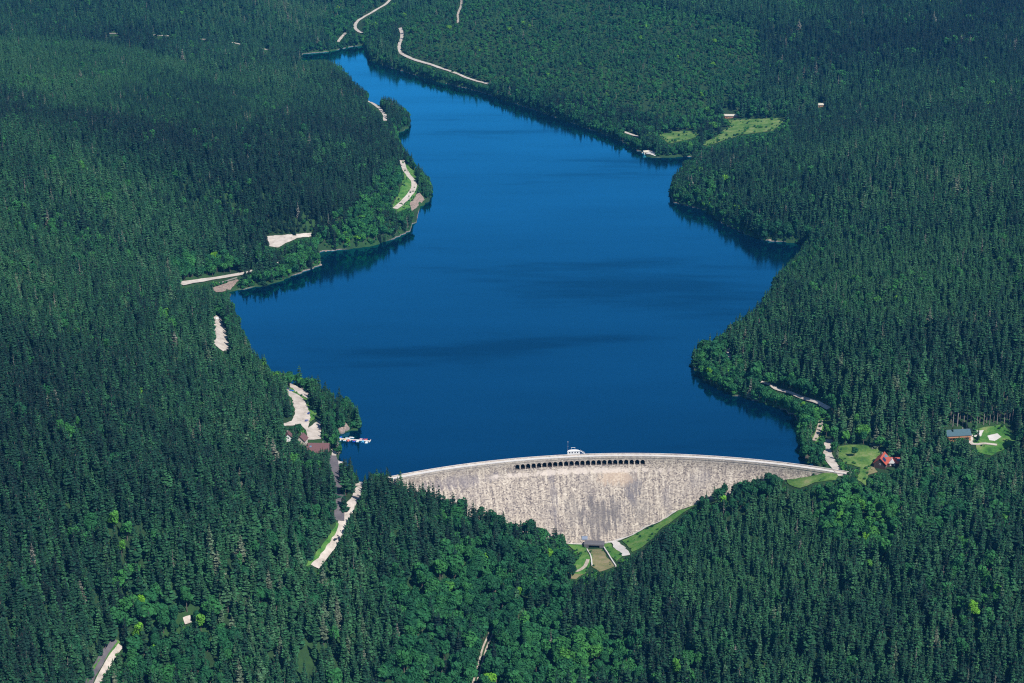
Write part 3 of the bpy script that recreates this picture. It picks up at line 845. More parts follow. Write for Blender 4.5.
g = MB(); arc2 = [(6.1 * math.cos(t), 4.0 * math.sin(t) - 0.4) for t in np.linspace(0, math.pi, n)]
v = [(x, y, 2.61) for x, y in arc2] + [(x * 0.94, y * 0.94, 3.15) for x, y in arc2]
g.add(v, [tuple(range(n)), tuple(range(2 * n - 1, n - 1, -1))] + [(i, (i + 1) % n, (i + 1) % n + n, i + n) for i in range(n)])
g.build('roof', M['white'], gh)
for wx in (-3.6, -1.3, 1.3, 3.6):
    MB().box(wx - 0.55, wx + 0.55, -0.06, 0.1, 0.9, 2.1).build('window', M['glass'], gh)
g = MB()
for k_ in range(9):
    x = 6.2 + k_ * 0.45; g.box(x, x + 0.4, 0.2, 1.6, 2.2 - k_ * 0.3 - 0.14, 2.2 - k_ * 0.3)
g.tube((6.2, 0.2, 3.2), (10.2, 0.2, 0.7), 0.05); g.tube((6.2, 1.6, 3.2), (10.2, 1.6, 0.7), 0.05)
for k_ in range(4):
    for y_ in (0.2, 1.6):
        x = 6.3 + k_ * 1.2; g.tube((x, y_, 2.1 - k_ * 0.75), (x, y_, 3.15 - k_ * 0.75), 0.04)
g.build('staircase', M['white'], gh)
g = MB()
g.tube((-1.6, 3.3, 3.1), (-1.6, 3.3, 5.0), 0.05); g.tube((1.6, 3.3, 3.1), (1.6, 3.3, 5.0), 0.05); g.tube((-1.9, 3.3, 5.0), (1.9, 3.3, 5.0), 0.14)
g.build('roof_rail', M['white'], gh)
p2, rz2 = dam_frame(s_of(568.3, 455), -8.0, 3.0)
ms = thing('antenna_mast', 'thin pale mast standing beside the dam gatehouse', 'mast', p2, rz2)
g = MB(); g.tube((0, 0, -6), (0, 0, 11.0), 0.14, 0.07); g.build('pole', M['steel'], ms)
MB().tube((0, 0, 11.0), (0, 0, 12.0), 0.22, 0.16).build('antenna', M['white'], ms)
MB().box(-0.8, 0.8, -0.06, 0.06, 7.2, 7.35).build('crossbar', M['steel'], ms)

# outlet works at the foot of the dam
pL = ground_hit([584], [548])[0]; pR = ground_hit([604], [548])[0]
mid = (pL + pR) / 2; wv = np.linalg.norm(pR[:2] - pL[:2]); az = math.atan2(pR[1] - pL[1], pR[0] - pL[0])
ow = thing('outlet_basin', 'low grey outlet wall with a dark opening at the foot of the dam', 'outlet', (mid[0], mid[1], hz(mid[0], mid[1])), az)
M['greyconc'] = paint('grey_concrete', (0.13, 0.125, 0.135), 0.9, 0.2, 0.8)
g = MB(); hw_ = wv / 2
g.box(-hw_, -hw_ * 0.55, 0, 9.0, -3, 3.2).box(hw_ * 0.55, hw_, 0, 9.0, -3, 3.2).box(-hw_ * 0.55, hw_ * 0.55, 0.02, 9.0, 2.4, 3.19)
g.build('front_wall', M['greyconc'], ow)
MB().box(-hw_ * 0.55, hw_ * 0.55, 3.0, 3.2, -3, 2.4).build('opening', M['dark'], ow)  # dark plate in the gap, painted as the shade within
g = MB()
for k_ in range(7):
    x = -hw_ + 0.5 + k_ * (2 * hw_ - 1) / 6; g.tube((x, 0.4, 3.2), (x, 0.4, 4.3), 0.05)
g.tube((-hw_ + 0.4, 0.4, 4.3), (hw_ - 0.4, 0.4, 4.3), 0.06); g.build('railing', M['steel'], ow)
# side walls of the channel
for (line, lab) in (([(604, 548), (609, 556), (616, 567)], 'pale channel wall right of the weedy basin'), ([(587, 550), (591, 558), (592, 566)], 'pale channel wall left of the weedy basin')):
    P = catmull(ground_hit([a for a, _ in line], [c for _, c in line])[:, :2], 3)
    T = np.gradient(P, axis=0); T /= np.linalg.norm(T, axis=1, keepdims=True); N = np.column_stack([T[:, 1], -T[:, 0]])
    V = []; Fc = []
    for c, n_ in zip(P, N):
        z = float(hz(c[0], c[1]))
        for (o, dz) in ((-0.5, -1), (-0.5, 1.3), (0.5, 1.3), (0.5, -1)):
            V.append((c[0] + n_[0] * o, c[1] + n_[1] * o, z + dz))
    for i in range(len(P) - 1):
        for j in range(3): Fc.append((i * 4 + j, i * 4 + j + 1, i * 4 + j + 5, i * 4 + j + 4))
    Fc += [(0, 1, 2, 3), tuple(len(V) - 4 + q for q in (3, 2, 1, 0))]
    o = link(bpy.data.objects.new('channel_wall', mesh_from('channel_wall', V, Fc, M['concrete']))); tag(o, lab, 'wall')
# sign board near the foot of the face
pf = on_face(584.6, 538); tf = ANG(pf)
sgn = thing('valve_hatch', 'small blue-grey steel hatch low on the dam face', 'hatch', dam_pt(tf * DR, face_off(pf[2]), pf[2]), -tf)
tilt = Matrix.Rotation(-math.atan(BAT), 4, 'X')
MB().box(-2.6, 2.6, -0.5, 0.3, -1.5, 1.5, tilt).build('door', paint('blue_grey_steel', (0.16, 0.21, 0.30), 0.5), sgn)
MB().box(-3.0, 3.0, -0.35, 0.25, 1.503, 1.9, tilt).build('frame', M['greyconc'], sgn)

# lakeside retaining walls and rock
def wall_line(line, h, mat, name, lab, cat, thick=0.8, foot=3.0, z0=None):
    P = catmull(ground_hit([a for a, _ in line], [c for _, c in line])[:, :2], 3)
    T = np.gradient(P, axis=0); T /= np.linalg.norm(T, axis=1, keepdims=True); N = np.column_stack([T[:, 1], -T[:, 0]])
    V = []; Fc = []
    for c, n_ in zip(P, N):
        z = float(hz(c[0], c[1]))
        for (o, dz) in ((-thick / 2, -foot), (-thick / 2, h), (thick / 2, h), (thick / 2, -foot)):
            V.append((c[0] + n_[0] * o, c[1] + n_[1] * o, z + dz))
    for i in range(len(P) - 1):
        for j in range(3): Fc.append((i * 4 + j, i * 4 + j + 1, i * 4 + j + 5, i * 4 + j + 4))
    Fc += [(0, 1, 2, 3), tuple(len(V) - 4 + q for q in (3, 2, 1, 0))]
    o = link(bpy.data.objects.new(name, mesh_from(name, V, Fc, mat))); tag(o, lab, cat); return o
wall_line([(209, 285.5), (222, 282.5), (237, 278)], 1.0, M['wallstone'], 'retaining_wall', 'grey stone retaining wall under the road at the narrow inlet', 'retaining wall')
wall_line([(291, 382.5), (300, 386.5), (310, 392)], 0.9, M['wallstone'], 'parapet_wall', 'low stone wall edging the upper strip of the car park', 'wall')
wall_line([(335, 461), (338, 466), (341.5, 472)], 0.7, M['concrete'], 'kerb_wall', 'low white wall between the small lot and the asphalt road', 'wall')
lot([(211, 288.5), (222, 285), (236, 279.5), (240, 280), (231, 291), (216, 292.5)], 'rock', 'bare pinkish rock bank below the inlet road', 'rock_bank')
lot([(410, 204), (415, 196), (420, 193), (425, 200), (418, 207), (412, 212)], 'rock', 'bare rock bank under the bend of the shore road', 'rock_bank')

def boulder(name, px, py, size, lab, seedv, group=None):
    p = ground_hit([px], [py])[0]
    bm = bmesh.new(); bmesh.ops.create_icosphere(bm, subdivisions=3, radius=1)
    rs = np.random.default_rng(seedv)
    for v_ in bm.verts:
        c = v_.co; f = 0.75 + 0.5 * vnoise(np.array([c.x * 1.7 + 9 + c.z]), np.array([c.y * 1.7 + 5 + c.z * 0.7]), seedv)[0]
        v_.co = Vector((c.x * size[0] * f, c.y * size[1] * f, c.z * size[2] * f))
    me = bpy.data.meshes.new(name); bm.to_mesh(me); bm.free(); me.materials.append(M['rock'])
    o = link(bpy.data.objects.new(name, me)); o.location = (p[0], p[1], p[2] + size[2] * 0.3); o.rotation_euler = (0, 0, rs.random() * 3)
    tag(o, lab, 'rock', group)
boulder('rock_outcrop', 345, 429.5, (5, 4, 4.5), 'large tan rock outcrop just above the boat dock', 3)
boulder('rock_outcrop', 340.5, 432.5, (4, 3.5, 4), 'smaller tan rock outcrop beside the shore end of the boat dock', 4)
boulder('rock_outcrop', 363, 426, (3.5, 3, 2.5), 'grey rock at the tip of the wooded point', 5)
for i, (x, y) in enumerate([(320, 265), (326, 252), (262, 331), (666, 194), (770, 240.5)]):
    boulder('shore_rock', x, y + 0.3, (3, 2.6, 1.6), ['pale rock at the tip of the inlet point', 'pale rock at the foot of the wooded left shore', 'pale stone poking from the water by the left trees',
                                                'pale rock at the tip of the right cape', 'pale rock slab at the end of the cape shore'][i], 20 + i)

# ------------------------------------------------------------------ houses
def house(name, lab, px, py, L_, Wd, Hh, Rh, rz, wallm, roofm, windows=True, hip=0.0, chimney=True, eave=0.7, sink=0.0):
    p = ground_hit([px], [py])[0]
    t = thing(name, lab, 'house', (p[0], p[1], p[2] - sink), rz)
    g = MB(); g.prism([(-Wd / 2, -3), (Wd / 2, -3), (Wd / 2, Hh), (0, Hh + Rh), (-Wd / 2, Hh)], -L_ / 2, L_ / 2)
    Rot = Matrix.Rotation(R(90), 4, 'Z')
    w = g; w.v = [tuple(Rot @ Vector(q)) for q in w.v]; w.build('wall', wallm, t)
    g = MB(); th = 0.35; sl = Rh / (Wd / 2)
    for s in (-1, 1):
        e = Wd / 2 + eave; ze = Hh - eave * sl
        a = [(0, Hh + Rh + 0.02), (s * e, ze + 0.02), (s * e, ze + th), (0, Hh + Rh + th + 0.1)]
        g.prism(a, -L_ / 2 - eave, L_ / 2 + eave)
    g.v = [tuple(Rot @ Vector(q)) for q in g.v]
    rf = g.build('roof', roofm, t)
    if chimney:
        MB().box(L_ * 0.2, L_ * 0.2 + 0.9, 0.4, 1.2, Hh + Rh - 1.2, Hh + Rh + 1.4).build('chimney', M['wallstone'], rf)
    if windows:
        nfl = max(1, int(Hh // 2.8)); nw = max(2, int(L_ // 3.5))
        for fl in range(nfl):
            z = 0.9 + fl * 2.8
            for i in range(nw):
                x = -L_ / 2 + (i + 0.5) * L_ / nw
                for s in (-1, 1):
                    y = s * (Wd / 2 + 0.04)
                    wd = MB().box(x - 0.65, x + 0.65, y - 0.05, y + 0.05, z - 0.1, z + 1.4).build('window', M['white'], t)
                    MB().box(x - 0.5, x + 0.5, y - 0.08, y + 0.08, z + 0.03, z + 1.27).build('pane', M['glass'], wd)
        for s in (-1, 1):
            x = s * (L_ / 2 + 0.04)
            wd = MB().box(x - 0.05, x + 0.05, -0.7, 0.7, Hh - 1.4, Hh + 0.2).build('window', M['white'], t)
            MB().box(x - 0.08, x + 0.08, -0.55, 0.55, Hh - 1.27, Hh + 0.07).build('pane', M['glass'], wd)
        MB().box(-L_ * 0.3, -L_ * 0.3 + 1.1, -Wd / 2 - 0.12, -Wd / 2 + 0.02, -0.2, 2.0).build('door', M['darkwood'], t)
    return t
def rooftile(name, c1, c2):
    m = NT(name); w = m.n('ShaderNodeTexWave'); w.inputs['Scale'].default_value = 1.2; w.inputs['Distortion'].default_value = 1.0
    m.l(m.objco(), w.inputs['Vector'])
    f = m.math('ADD', m.math('MULTIPLY', w.outputs['Fac'], 0.4), m.math('MULTIPLY', m.noise(0.8, 4, m.objco()), 0.6))
    m.base(m.mix(f, c1, c2), 0.8, 0.2); return m.m
M['redtile'] = rooftile('red_roof_tiles', (0.30, 0.055, 0.035), (0.50, 0.12, 0.075))
M['browntile'] = rooftile('brown_roof_tiles', (0.10, 0.05, 0.055), (0.20, 0.105, 0.10))
M['bluetile'] = rooftile('blue_grey_roof', (0.04, 0.085, 0.11), (0.09, 0.16, 0.19))
M['timber'] = paint('warm_timber', (0.42, 0.20, 0.10), 0.8, 0.2)
M['cream'] = paint('cream_render', (0.62, 0.55, 0.45), 0.8, 0.08)
M['solar'] = paint('solar_glass', (0.02, 0.035, 0.10), 0.15, 0.05, spec=0.7)
M['solar2'] = paint('solar_collector_glass', (0.12, 0.22, 0.30), 0.2, 0.05, spec=0.7)
keep([(874, 462), (883, 454), (888, 457), (898, 458), (900, 464), (894, 469), (884, 472), (879, 471)])
rh = house('house', 'red roofed house with solar panels in the clearing right of the dam', 881.5, 465.5, 15.5, 10.5, 4.8, 5.0, R(66), M['darkwood'], M['redtile'])
sl_ = math.atan(4.6 / 4.75)
def on_roof(t, x, yd, w_, h_, mat, nm, Wd, Hh, Rh, side=1):
    a = math.atan(Rh / (Wd / 2))
    Mx = Matrix.Translation(Vector((x, side * yd, Hh + Rh * (1 - yd / (Wd / 2)) + 0.62))) @ Matrix.Rotation(-side * a, 4, 'X')
    return MB().box(-w_ / 2, w_ / 2, -h_ / 2, h_ / 2, -0.08, 0.08, Mx).build(nm, mat, t)
on_roof(rh, -3.6, 2.9, 5.4, 3.8, M['solar'], 'solar_panel', 10.5, 4.8, 5.0, -1); on_roof(rh, 3.6, 2.9, 5.4, 3.8, M['solar2'], 'solar_panel', 10.5, 4.8, 5.0, -1)
# side wing of the same house
Wg = Matrix.Rotation(R(-70), 4, 'Z'); Wg.translation = Vector((4.2, -9.6, 0))
g = MB(); g.prism([(-4, -3), (4, -3), (4, 4.2), (0, 7.6), (-4, 4.2)], -6.5, 6.5)
Mw = Wg @ Matrix.Rotation(R(90), 4, 'Z'); g.v = [tuple(Mw @ Vector(q)) for q in g.v]; g.build('side_wing', M['darkwood'], rh)
g = MB()
for s in (-1, 1): g.prism([(0, 7.65), (s * 4.7, 3.65), (s * 4.7, 4.0), (0, 8.05)], -7.2, 7.2)
g.v = [tuple(Mw @ Vector(q)) for q in g.v]; g.build('wing_roof', M['redtile'], rh)
g = MB(); g.add([tuple(Wg @ Vector(q)) for q in ((-5.2, -4.9, 3.9), (0.8, -4.9, 3.9), (-2.2, -4.9, 7.9), (-5.2, -4.5, 3.9), (0.8, -4.5, 3.9), (-2.2, -0.5, 7.9))], [(0, 1, 2), (3, 5, 4), (0, 2, 5, 3), (1, 4, 5, 2), (0, 3, 4, 1)])
g.build('dormer_gable', M['white'], rh)
for x in (-3.2, 0.2):
    MB().box(x - 0.6, x + 0.6, -4.12, -3.95, 1.4, 2.9, Wg).build('window', M['white'], rh)
Mx = Wg @ Matrix.Translation(Vector((4.0, -2.2, 6.35))) @ Matrix.Rotation(math.atan(4.0 / 4.7), 4, 'X')
MB().box(-1.8, 1.8, -1.2, 1.2, -0.07, 0.07, Mx).build('solar_panel', M['solar'], rh)

keep([(944, 434.5), (950, 431), (964, 428), (971, 430), (970, 435), (961, 436), (950, 437)])
lodge = house('timber_lodge', 'long timber lodge with blue-grey roof at the right forest clearing', 957, 437.5, 22, 9, 4.0, 3.6, R(8), M['timber'], M['bluetile'])
g = MB()
for k_ in range(8): g.box(-10.4 + k_ * 2.9, -10.2 + k_ * 2.9, -7.0, -6.8, -1, 2.6)
g.box(-10.6, 10.6, -7.2, -4.7, 2.6, 2.8); g.box(-10.6, 10.6, -7.2, -4.6, -1, 0.15)
g.build('veranda', M['timber'], lodge)

keep([(307, 440), (329, 440), (330, 447), (324, 445), (318, 449), (311, 450)])
keep([(297, 438), (302, 434.5), (306.5, 438), (308, 443), (300, 442)])
inn = house('inn', 'large inn with broad dark brown roof below the car park', 318.5, 452.5, 19, 15, 5.6, 5.5, R(-1), M['darkwood'], M['browntile'], sink=2.2)
on_roof(inn, -6.5, 3.2, 1.8, 1.6, M['solar2'], 'skylight', 15, 5.6, 5.5, -1)
house('guest_house', 'gabled brown house left of the large inn', 302.0, 443.5, 9, 8, 4.6, 3.8, R(78), M['cream'], M['browntile'])
keep([(284.5, 431), (290, 430), (292.5, 438), (289, 440), (285, 436)])
house('cottage', 'small white cottage with brown roof at the edge of the left forest', 288.5, 440.5, 7.5, 6.5, 4.6, 3.2, R(96), M['white'], M['browntile'])
# sheds on the far slope
keep([(725, 111.5), (736.5, 111.5), (737, 118), (725, 118)])
M['paletin'] = paint('pale_tin', (0.55, 0.50, 0.40), 0.6, 0.1)
house('shed', 'long pale roofed shed at the top of the far meadow', 730.5, 117.5, 22, 7, 3.4, 1.8, R(-3), M['timber'], M['paletin'], chimney=False)
keep([(818, 103.5), (825, 103.5), (825, 107), (818, 107)])
house('shed', 'lone pale shed among tall trees on the far right slope', 821, 106.5, 12, 6, 3.2, 1.8, R(5), M['timber'], M['paletin'], chimney=False)
keep([(640, 150), (647, 150), (647, 155), (640, 155)])
house('boathouse', 'tiny pale boathouse on the slipway of the far right shore', 645.5, 153.5, 7, 5, 2.8, 1.6, R(20), M['cream'], M['paletin'], chimney=False)

# ------------------------------------------------------------------ vehicles
def car(kind, name, lab, px, py, rz, col, cat='car'):
    p = ground_hit([px], [py])[0]
    t = thing(name, lab, cat, (p[0], p[1], p[2] + 0.5), rz, None)
    pm = paint('car_paint_' + str(abs(hash(lab)) % 997), col, 0.25, 0.03, spec=0.6)
    if kind == 'van':
        g = MB(); g.prism([(-2.6, 0.35), (2.5, 0.35), (2.6, 0.9), (2.2, 1.3), (1.5, 2.2), (-2.55, 2.3)], -0.95, 0.95); g.build('body', pm, t, 0.08)
        MB().prism([(1.62, 1.35), (2.2, 1.36), (1.6, 2.1), (0.6, 2.1), (0.6, 1.35)], -0.965, 0.965).build('cabin_glass', M['glass'], t)
        wx = (-1.6, 1.7)
    else:
        g = MB(); g.prism([(-2.15, 0.3), (2.1, 0.3), (2.2, 0.7), (1.9, 0.86), (0.9, 0.98), (-1.2, 1.0), (-2.1, 0.95), (-2.2, 0.6)], -0.88, 0.88); g.build('body', pm, t, 0.08)
        MB().prism([(0.95, 0.97), (0.25, 1.42), (-1.1, 1.45), (-1.75, 0.97)], -0.76, 0.76).build('cabin_glass', M['glass'], t, 0.05)
        MB().prism([(0.2, 1.44), (-1.08, 1.47), (-1.0, 1.52), (0.12, 1.49)], -0.7, 0.7).build('roof', pm, t)
        wx = (-1.35, 1.35)
    for x in wx:
        for s in (-1, 1):
            wl = MB().tube((x, s * 0.72, 0.33), (x, s * 0.92, 0.33), 0.33, n=16).build('wheel', M['tyre'], t)
            MB().tube((x, s * 0.925, 0.33), (x, s * 0.94, 0.33), 0.18, n=12).build('rim', M['steel'], wl)
    for s in (-1, 1):
        MB().box(2.02, 2.2, s * 0.62 - 0.16, s * 0.62 + 0.16, 0.58, 0.74).build('headlight', M['white'], t)
    return t
M['tyre'] = paint('tyre_rubber', (0.02, 0.02, 0.02), 0.9, 0.1)
car('car', 'parked_car', 'bright blue car parked at the upper end of the car park', 291.5, 391.6, R(-8), (0.02, 0.14, 0.55))
car('car', 'parked_car', 'dark navy car parked behind the bright blue one', 287.2, 389.6, R(-25), (0.02, 0.03, 0.09))
car('car', 'parked_car', 'small blue car at the right edge of the car park', 308.8, 414.2, R(75), (0.04, 0.09, 0.32))
car('car', 'parked_car', 'blue and pale car near the lower end of the car park', 306.6, 421.5, R(60), (0.18, 0.20, 0.45))
car('car', 'car', 'dark car driving on the wide pale road below the dam', 335.5, 540.5, R(55), (0.02, 0.025, 0.04))
car('van', 'camper_van', 'white camper van parked at the top of the gravel strip', 217.8, 319.5, R(20), (0.78, 0.78, 0.78), 'van')
car('car', 'parked_car', 'dark car in the shade where the road leaves the car park', 320.0, 429.5, R(90), (0.03, 0.03, 0.05))

# ------------------------------------------------------------------ boat dock and pedal boats
dk0 = at(336.5, 438.3, 0.5); dk1 = at(370.5, 441.0, 0.5)
L_ = float(np.linalg.norm(dk1 - dk0)); dz_ = math.atan2(dk1[1] - dk0[1], dk1[0] - dk0[0])
dock = thing('floating_dock', 'pale floating dock reaching from the rocks with small boats along it', 'dock', (dk0[0], dk0[1], 0), dz_)
M['deck'] = paint('pale_decking', (0.66, 0.60, 0.54), 0.8, 0.12)
MB().box(0, L_, -1.1, 1.1, 0.35, 0.6).build('deck', M['deck'], dock)
for k_ in range(5):
    x = 3 + k_ * (L_ - 6) / 4; MB().box(x - 1.5, x + 1.5, -0.9, 0.9, -0.3, 0.34).build('float', M['white'], dock)
MB().box(L_ - 0.9, L_ - 0.3, -3.2, 3.2, 0.36, 0.61).build('end_deck', M['deck'], dock)
for x_ in (6, 14, 22):
    MB().box(x_ - 0.25, x_ + 0.25, -3.4, -1.11, 0.36, 0.58).build('finger_deck', M['deck'], dock)
def boat(lab, x, y, rz, c1, c2, kind='pedal'):
    q = Matrix.Rotation(dz_, 4, 'Z') @ Vector((x, y, 0))
    t = thing('pedal_boat' if kind == 'pedal' else 'rowing_boat', lab, 'boat', (dk0[0] + q.x, dk0[1] + q.y, 0.0), dz_ + rz, 'small boats moored at the floating dock')
    m1 = paint('hull_paint_' + lab[:14].replace(' ', '_'), c1, 0.35, 0.04); m2 = paint('seat_paint_' + lab[:14].replace(' ', '_'), c2, 0.4, 0.04)
    if kind == 'pedal':
        for s in (-1, 1):
            g = MB(); g.prism([(-1.6, 0.1), (-1.5, -0.25), (1.4, -0.25), (1.9, 0.55), (-1.6, 0.6)], s * 0.75 - 0.3, s * 0.75 + 0.3); g.build('hull', m1, t, 0.06)
        MB().box(-1.5, 1.2, -0.6, 0.6, 0.42, 0.62).build('deck', m1, t)
        for s in (-1, 1):
            MB().box(-0.9, -0.2, s * 0.45 - 0.32, s * 0.45 + 0.32, 0.63, 0.85).box(-1.15, -0.93, s * 0.45 - 0.32, s * 0.45 + 0.32, 0.63, 1.35).build('seat', m2, t, 0.04)
        MB().tube((0.6, 0, 0.62), (0.6, 0, 1.1), 0.06).build('tiller', M['steel'], t)
    else:
        n = 10; V = []; Fc = []
        xs = np.linspace(-2.2, 2.4, n)
        for x_ in xs:
            w_ = 0.85 * (1 - max(0, (x_ - 0.2) / 2.25) ** 2.2) + 0.03
            for (yy, zz) in ((-w_, 0.55), (-w_ * 0.75, 0.0), (0, -0.15), (w_ * 0.75, 0.0), (w_, 0.55), (w_ * 0.86, 0.5), (0, 0.12), (-w_ * 0.86, 0.5)):
                V.append((x_, yy, zz))
        for i in range(n - 1):
            for j in range(8): Fc.append((i * 8 + j, i * 8 + (j + 1) % 8, (i + 1) * 8 + (j + 1) % 8, (i + 1) * 8 + j))
        Fc += [tuple(range(8)), tuple(range(n * 8 - 1, n * 8 - 9, -1))]
        MB().add(V, Fc).build('hull', m1, t)
        for x_ in (-1.3, 0.1): MB().box(x_ - 0.16, x_ + 0.16, -0.7, 0.7, 0.42, 0.5).build('seat', m2, t)
white = (0.8, 0.79, 0.77); yel = (0.75, 0.5, 0.08); red = (0.62, 0.08, 0.06); blu = (0.02, 0.13, 0.62); lb = (0.10, 0.40, 0.62)
boat('blue rowing boat at the shore end of the dock, on the far side', 3.0, 2.9, R(80), blu, white, 'row')
boat('white pedal boat with yellow seats nearest the rocks, on the near side', 4.0, -2.8, R(-92), white, yel)
boat('second white pedal boat with yellow seats from the rocks', 8.6, -2.7, R(-86), white, yel)
boat('red and white pedal boat on the near side of the dock', 12.0, -3.0, R(-95), (0.7, 0.25, 0.2), red)
boat('white boat moored lengthwise on the far side of the dock', 10.0, 2.6, R(5), white, white, 'row')
boat('long white boat moored behind the other white one', 13.0, 5.2, R(0), white, (0.6, 0.6, 0.58), 'row')
boat('bright blue pedal boat in the middle of the dock', 17.6, -2.9, R(-90), blu, red)
boat('white pedal boat just right of the bright blue one', 20.8, -2.7, R(-88), white, white)
boat('pink and white pedal boat on the far side of the dock', 22.5, 2.9, R(92), (0.7, 0.45, 0.5), (0.65, 0.3, 0.4))
boat('dark blue pedal boat with red seats on the far side', 26.0, 2.8, R(86), (0.04, 0.05, 0.4), red)
boat('red pedal boat near the outer end of the dock', L_ - 5.0, 2.8, R(95), red, (0.7, 0.2, 0.15))
boat('light blue pedal boat at the outer end on the near side', L_ - 6.5, -3.0, R(-85), lb, lb)
boat('white pedal boat beyond the outer end of the dock', L_ - 2.8, -4.2, R(-90), white, white)

# ------------------------------------------------------------------ tree models (unit: metres, 1 = full size tree of ~24 m)
def add_mesh(name, V, Fc, var, mat):
    me = bpy.data.meshes.new(name)
    me.from_pydata(V, [], Fc)
    a = me.attributes.new('leafvar', 'FLOAT', 'FACE'); a.data.foreach_set('value', np.array(var, dtype=np.float32))
    me.materials.append(mat); me.update(); return me

def spruce_crown(name, seed, h=25.0, r=3.3, base=0.12, tiers=17, per=8, droop=0.30, ragged=0.25, thin=0.0):
    rs = random.Random(seed); V = []; Fc = []; var = []
    for t in range(tiers):
        u = (t + rs.uniform(-0.2, 0.2)) / (tiers - 1)
        u = min(max(u, 0), 1)
        z = h * (base + (1 - base) * u * 0.975)
        rad = r * ((1 - u) ** 0.78) * (0.85 + 0.15 * math.sin(u * 9 + seed)) + 0.22
        n = max(4, int(per * (0.55 + 0.55 * (1 - u))))
        a0 = rs.uniform(0, 6.28)
        tv = rs.uniform(-0.15, 0.15); bvs = 0.22
        for i in range(n):
            if rs.random() < thin: continue
            a = a0 + 2 * math.pi * i / n + rs.uniform(-0.25, 0.25)
            L = rad * rs.uniform(1 - ragged, 1 + ragged * 0.8)
            wd = L * rs.uniform(0.30, 0.42) + 0.22
            ca, sa = math.cos(a), math.sin(a)
            def P(x, y, zz): return (x * ca - y * sa, x * sa + y * ca, zz)
            dz = -droop * L - rs.uniform(0, 0.3); bv = rs.gauss(0, 0.24)
            zz = z + rs.uniform(-0.35, 0.35)
            k0 = len(V)
            V.extend([P(0.05, 0, zz + 0.25), P(L * 0.55, wd, zz + dz * 0.5 - 0.45), P(L * 0.6, 0, zz + dz * 0.35 + 0.12), P(L * 0.55, -wd, zz + dz * 0.5 - 0.45),
                      P(L, 0, zz + dz + 0.25 * L * 0.3), P(L * 0.85, wd * 0.5, zz + dz - 0.35), P(L * 0.85, -wd * 0.5, zz + dz - 0.35)])
            for f in ((0, 1, 2), (0, 2, 3), (2, 1, 5), (2, 5, 4), (2, 4, 6), (2, 6, 3)):
                Fc.append(tuple(k0 + j for j in f))
                var.append(min(1, max(0, 0.42 + tv + bv + rs.gauss(0, 0.15) + (0.2 if f[-1] in (4, 6) else 0))))
    k0 = len(V)
    V.extend([(0.32, 0, h * 0.93), (-0.2, 0.28, h * 0.93), (-0.2, -0.28, h * 0.93), (0, 0, h)])
    for f in ((0, 1, 3), (1, 2, 3), (2, 0, 3)): Fc.append(tuple(k0 + j for j in f)); var.append(0.7)
    return add_mesh(name, V, Fc, var, M['needles'])

def trunk_mesh(name, h, r, mat, limbs=0, seed=0):
    rs = random.Random(seed)
    g = MB()
    g.tube((0, 0, -1.5), (0, 0, h * 0.5), r, r * 0.7, 6, False); g.tube((0, 0, h * 0.5), (0, 0, h), r * 0.7, 0.04, 6, False)
    for i in range(limbs):
        a = rs.uniform(0, 6.28); z = h * rs.uniform(0.35, 0.75); L = rs.uniform(2.5, 4.5)
        g.tube((0, 0, z), (L * math.cos(a), L * math.sin(a), z + L * 0.75), r * 0.35, 0.05, 5, False)
    return mesh_from(name, g.v, g.f, mat)

def leaf_crown(name, seed, h=17.0, rx=5.2, n=520, lobes=9, size=0.85):
    rs = random.Random(seed); V = []; Fc = []; var = []
    L = [(0, 0, h * 0.62, rx * 0.72)]
    for i in range(lobes):
        a = rs.uniform(0, 6.28); e = rs.uniform(-0.35, 1.0); q = rx * rs.uniform(0.45, 0.62)
        L.append((q * math.cos(a) * math.sqrt(max(0, 1 - e * e * 0.6)), q * math.sin(a) * math.sqrt(max(0, 1 - e * e * 0.6)), h * 0.58 + e * h * 0.27, rx * rs.uniform(0.32, 0.5)))
    lv = [rs.uniform(-0.16, 0.16) for _ in L]
    for i in range(n):
        j = rs.choice(range(len(L))) if i % 3 else 0
        cx, cy, cz_, rr_ = L[j]
        d = Vector((rs.gauss(0, 1), rs.gauss(0, 1), rs.gauss(0.25, 1))).normalized()
        rad = rr_ * rs.uniform(0.75, 1.08)
        c = Vector((cx, cy, cz_)) + d * rad
        nrm = (d + Vector((rs.gauss(0, 0.45), rs.gauss(0, 0.45), rs.gauss(0.2, 0.45)))).normalized()
        q = nrm.to_track_quat('Z', 'Y') @ Matrix.Rotation(rs.uniform(0, 6.28), 3, 'Z').to_quaternion()
        s = size * rs.uniform(0.6, 1.25)
        k0 = len(V)
        for (x, y, z) in ((-s, -s * 0.5, -0.15 * s), (s * 0.1, -s * 0.8, 0), (s, 0, -0.2 * s), (0.1 * s, s * 0.8, 0), (-0.9 * s, 0.45 * s, -0.1 * s)):
            V.append(tuple(c + q @ Vector((x, y, z))))
        Fc.append(tuple(range(k0, k0 + 5))); var.append(min(1, max(0, 0.5 + lv[j] + rs.gauss(0, 0.2))))
    return add_mesh(name, V, Fc, var, M['leaves'])

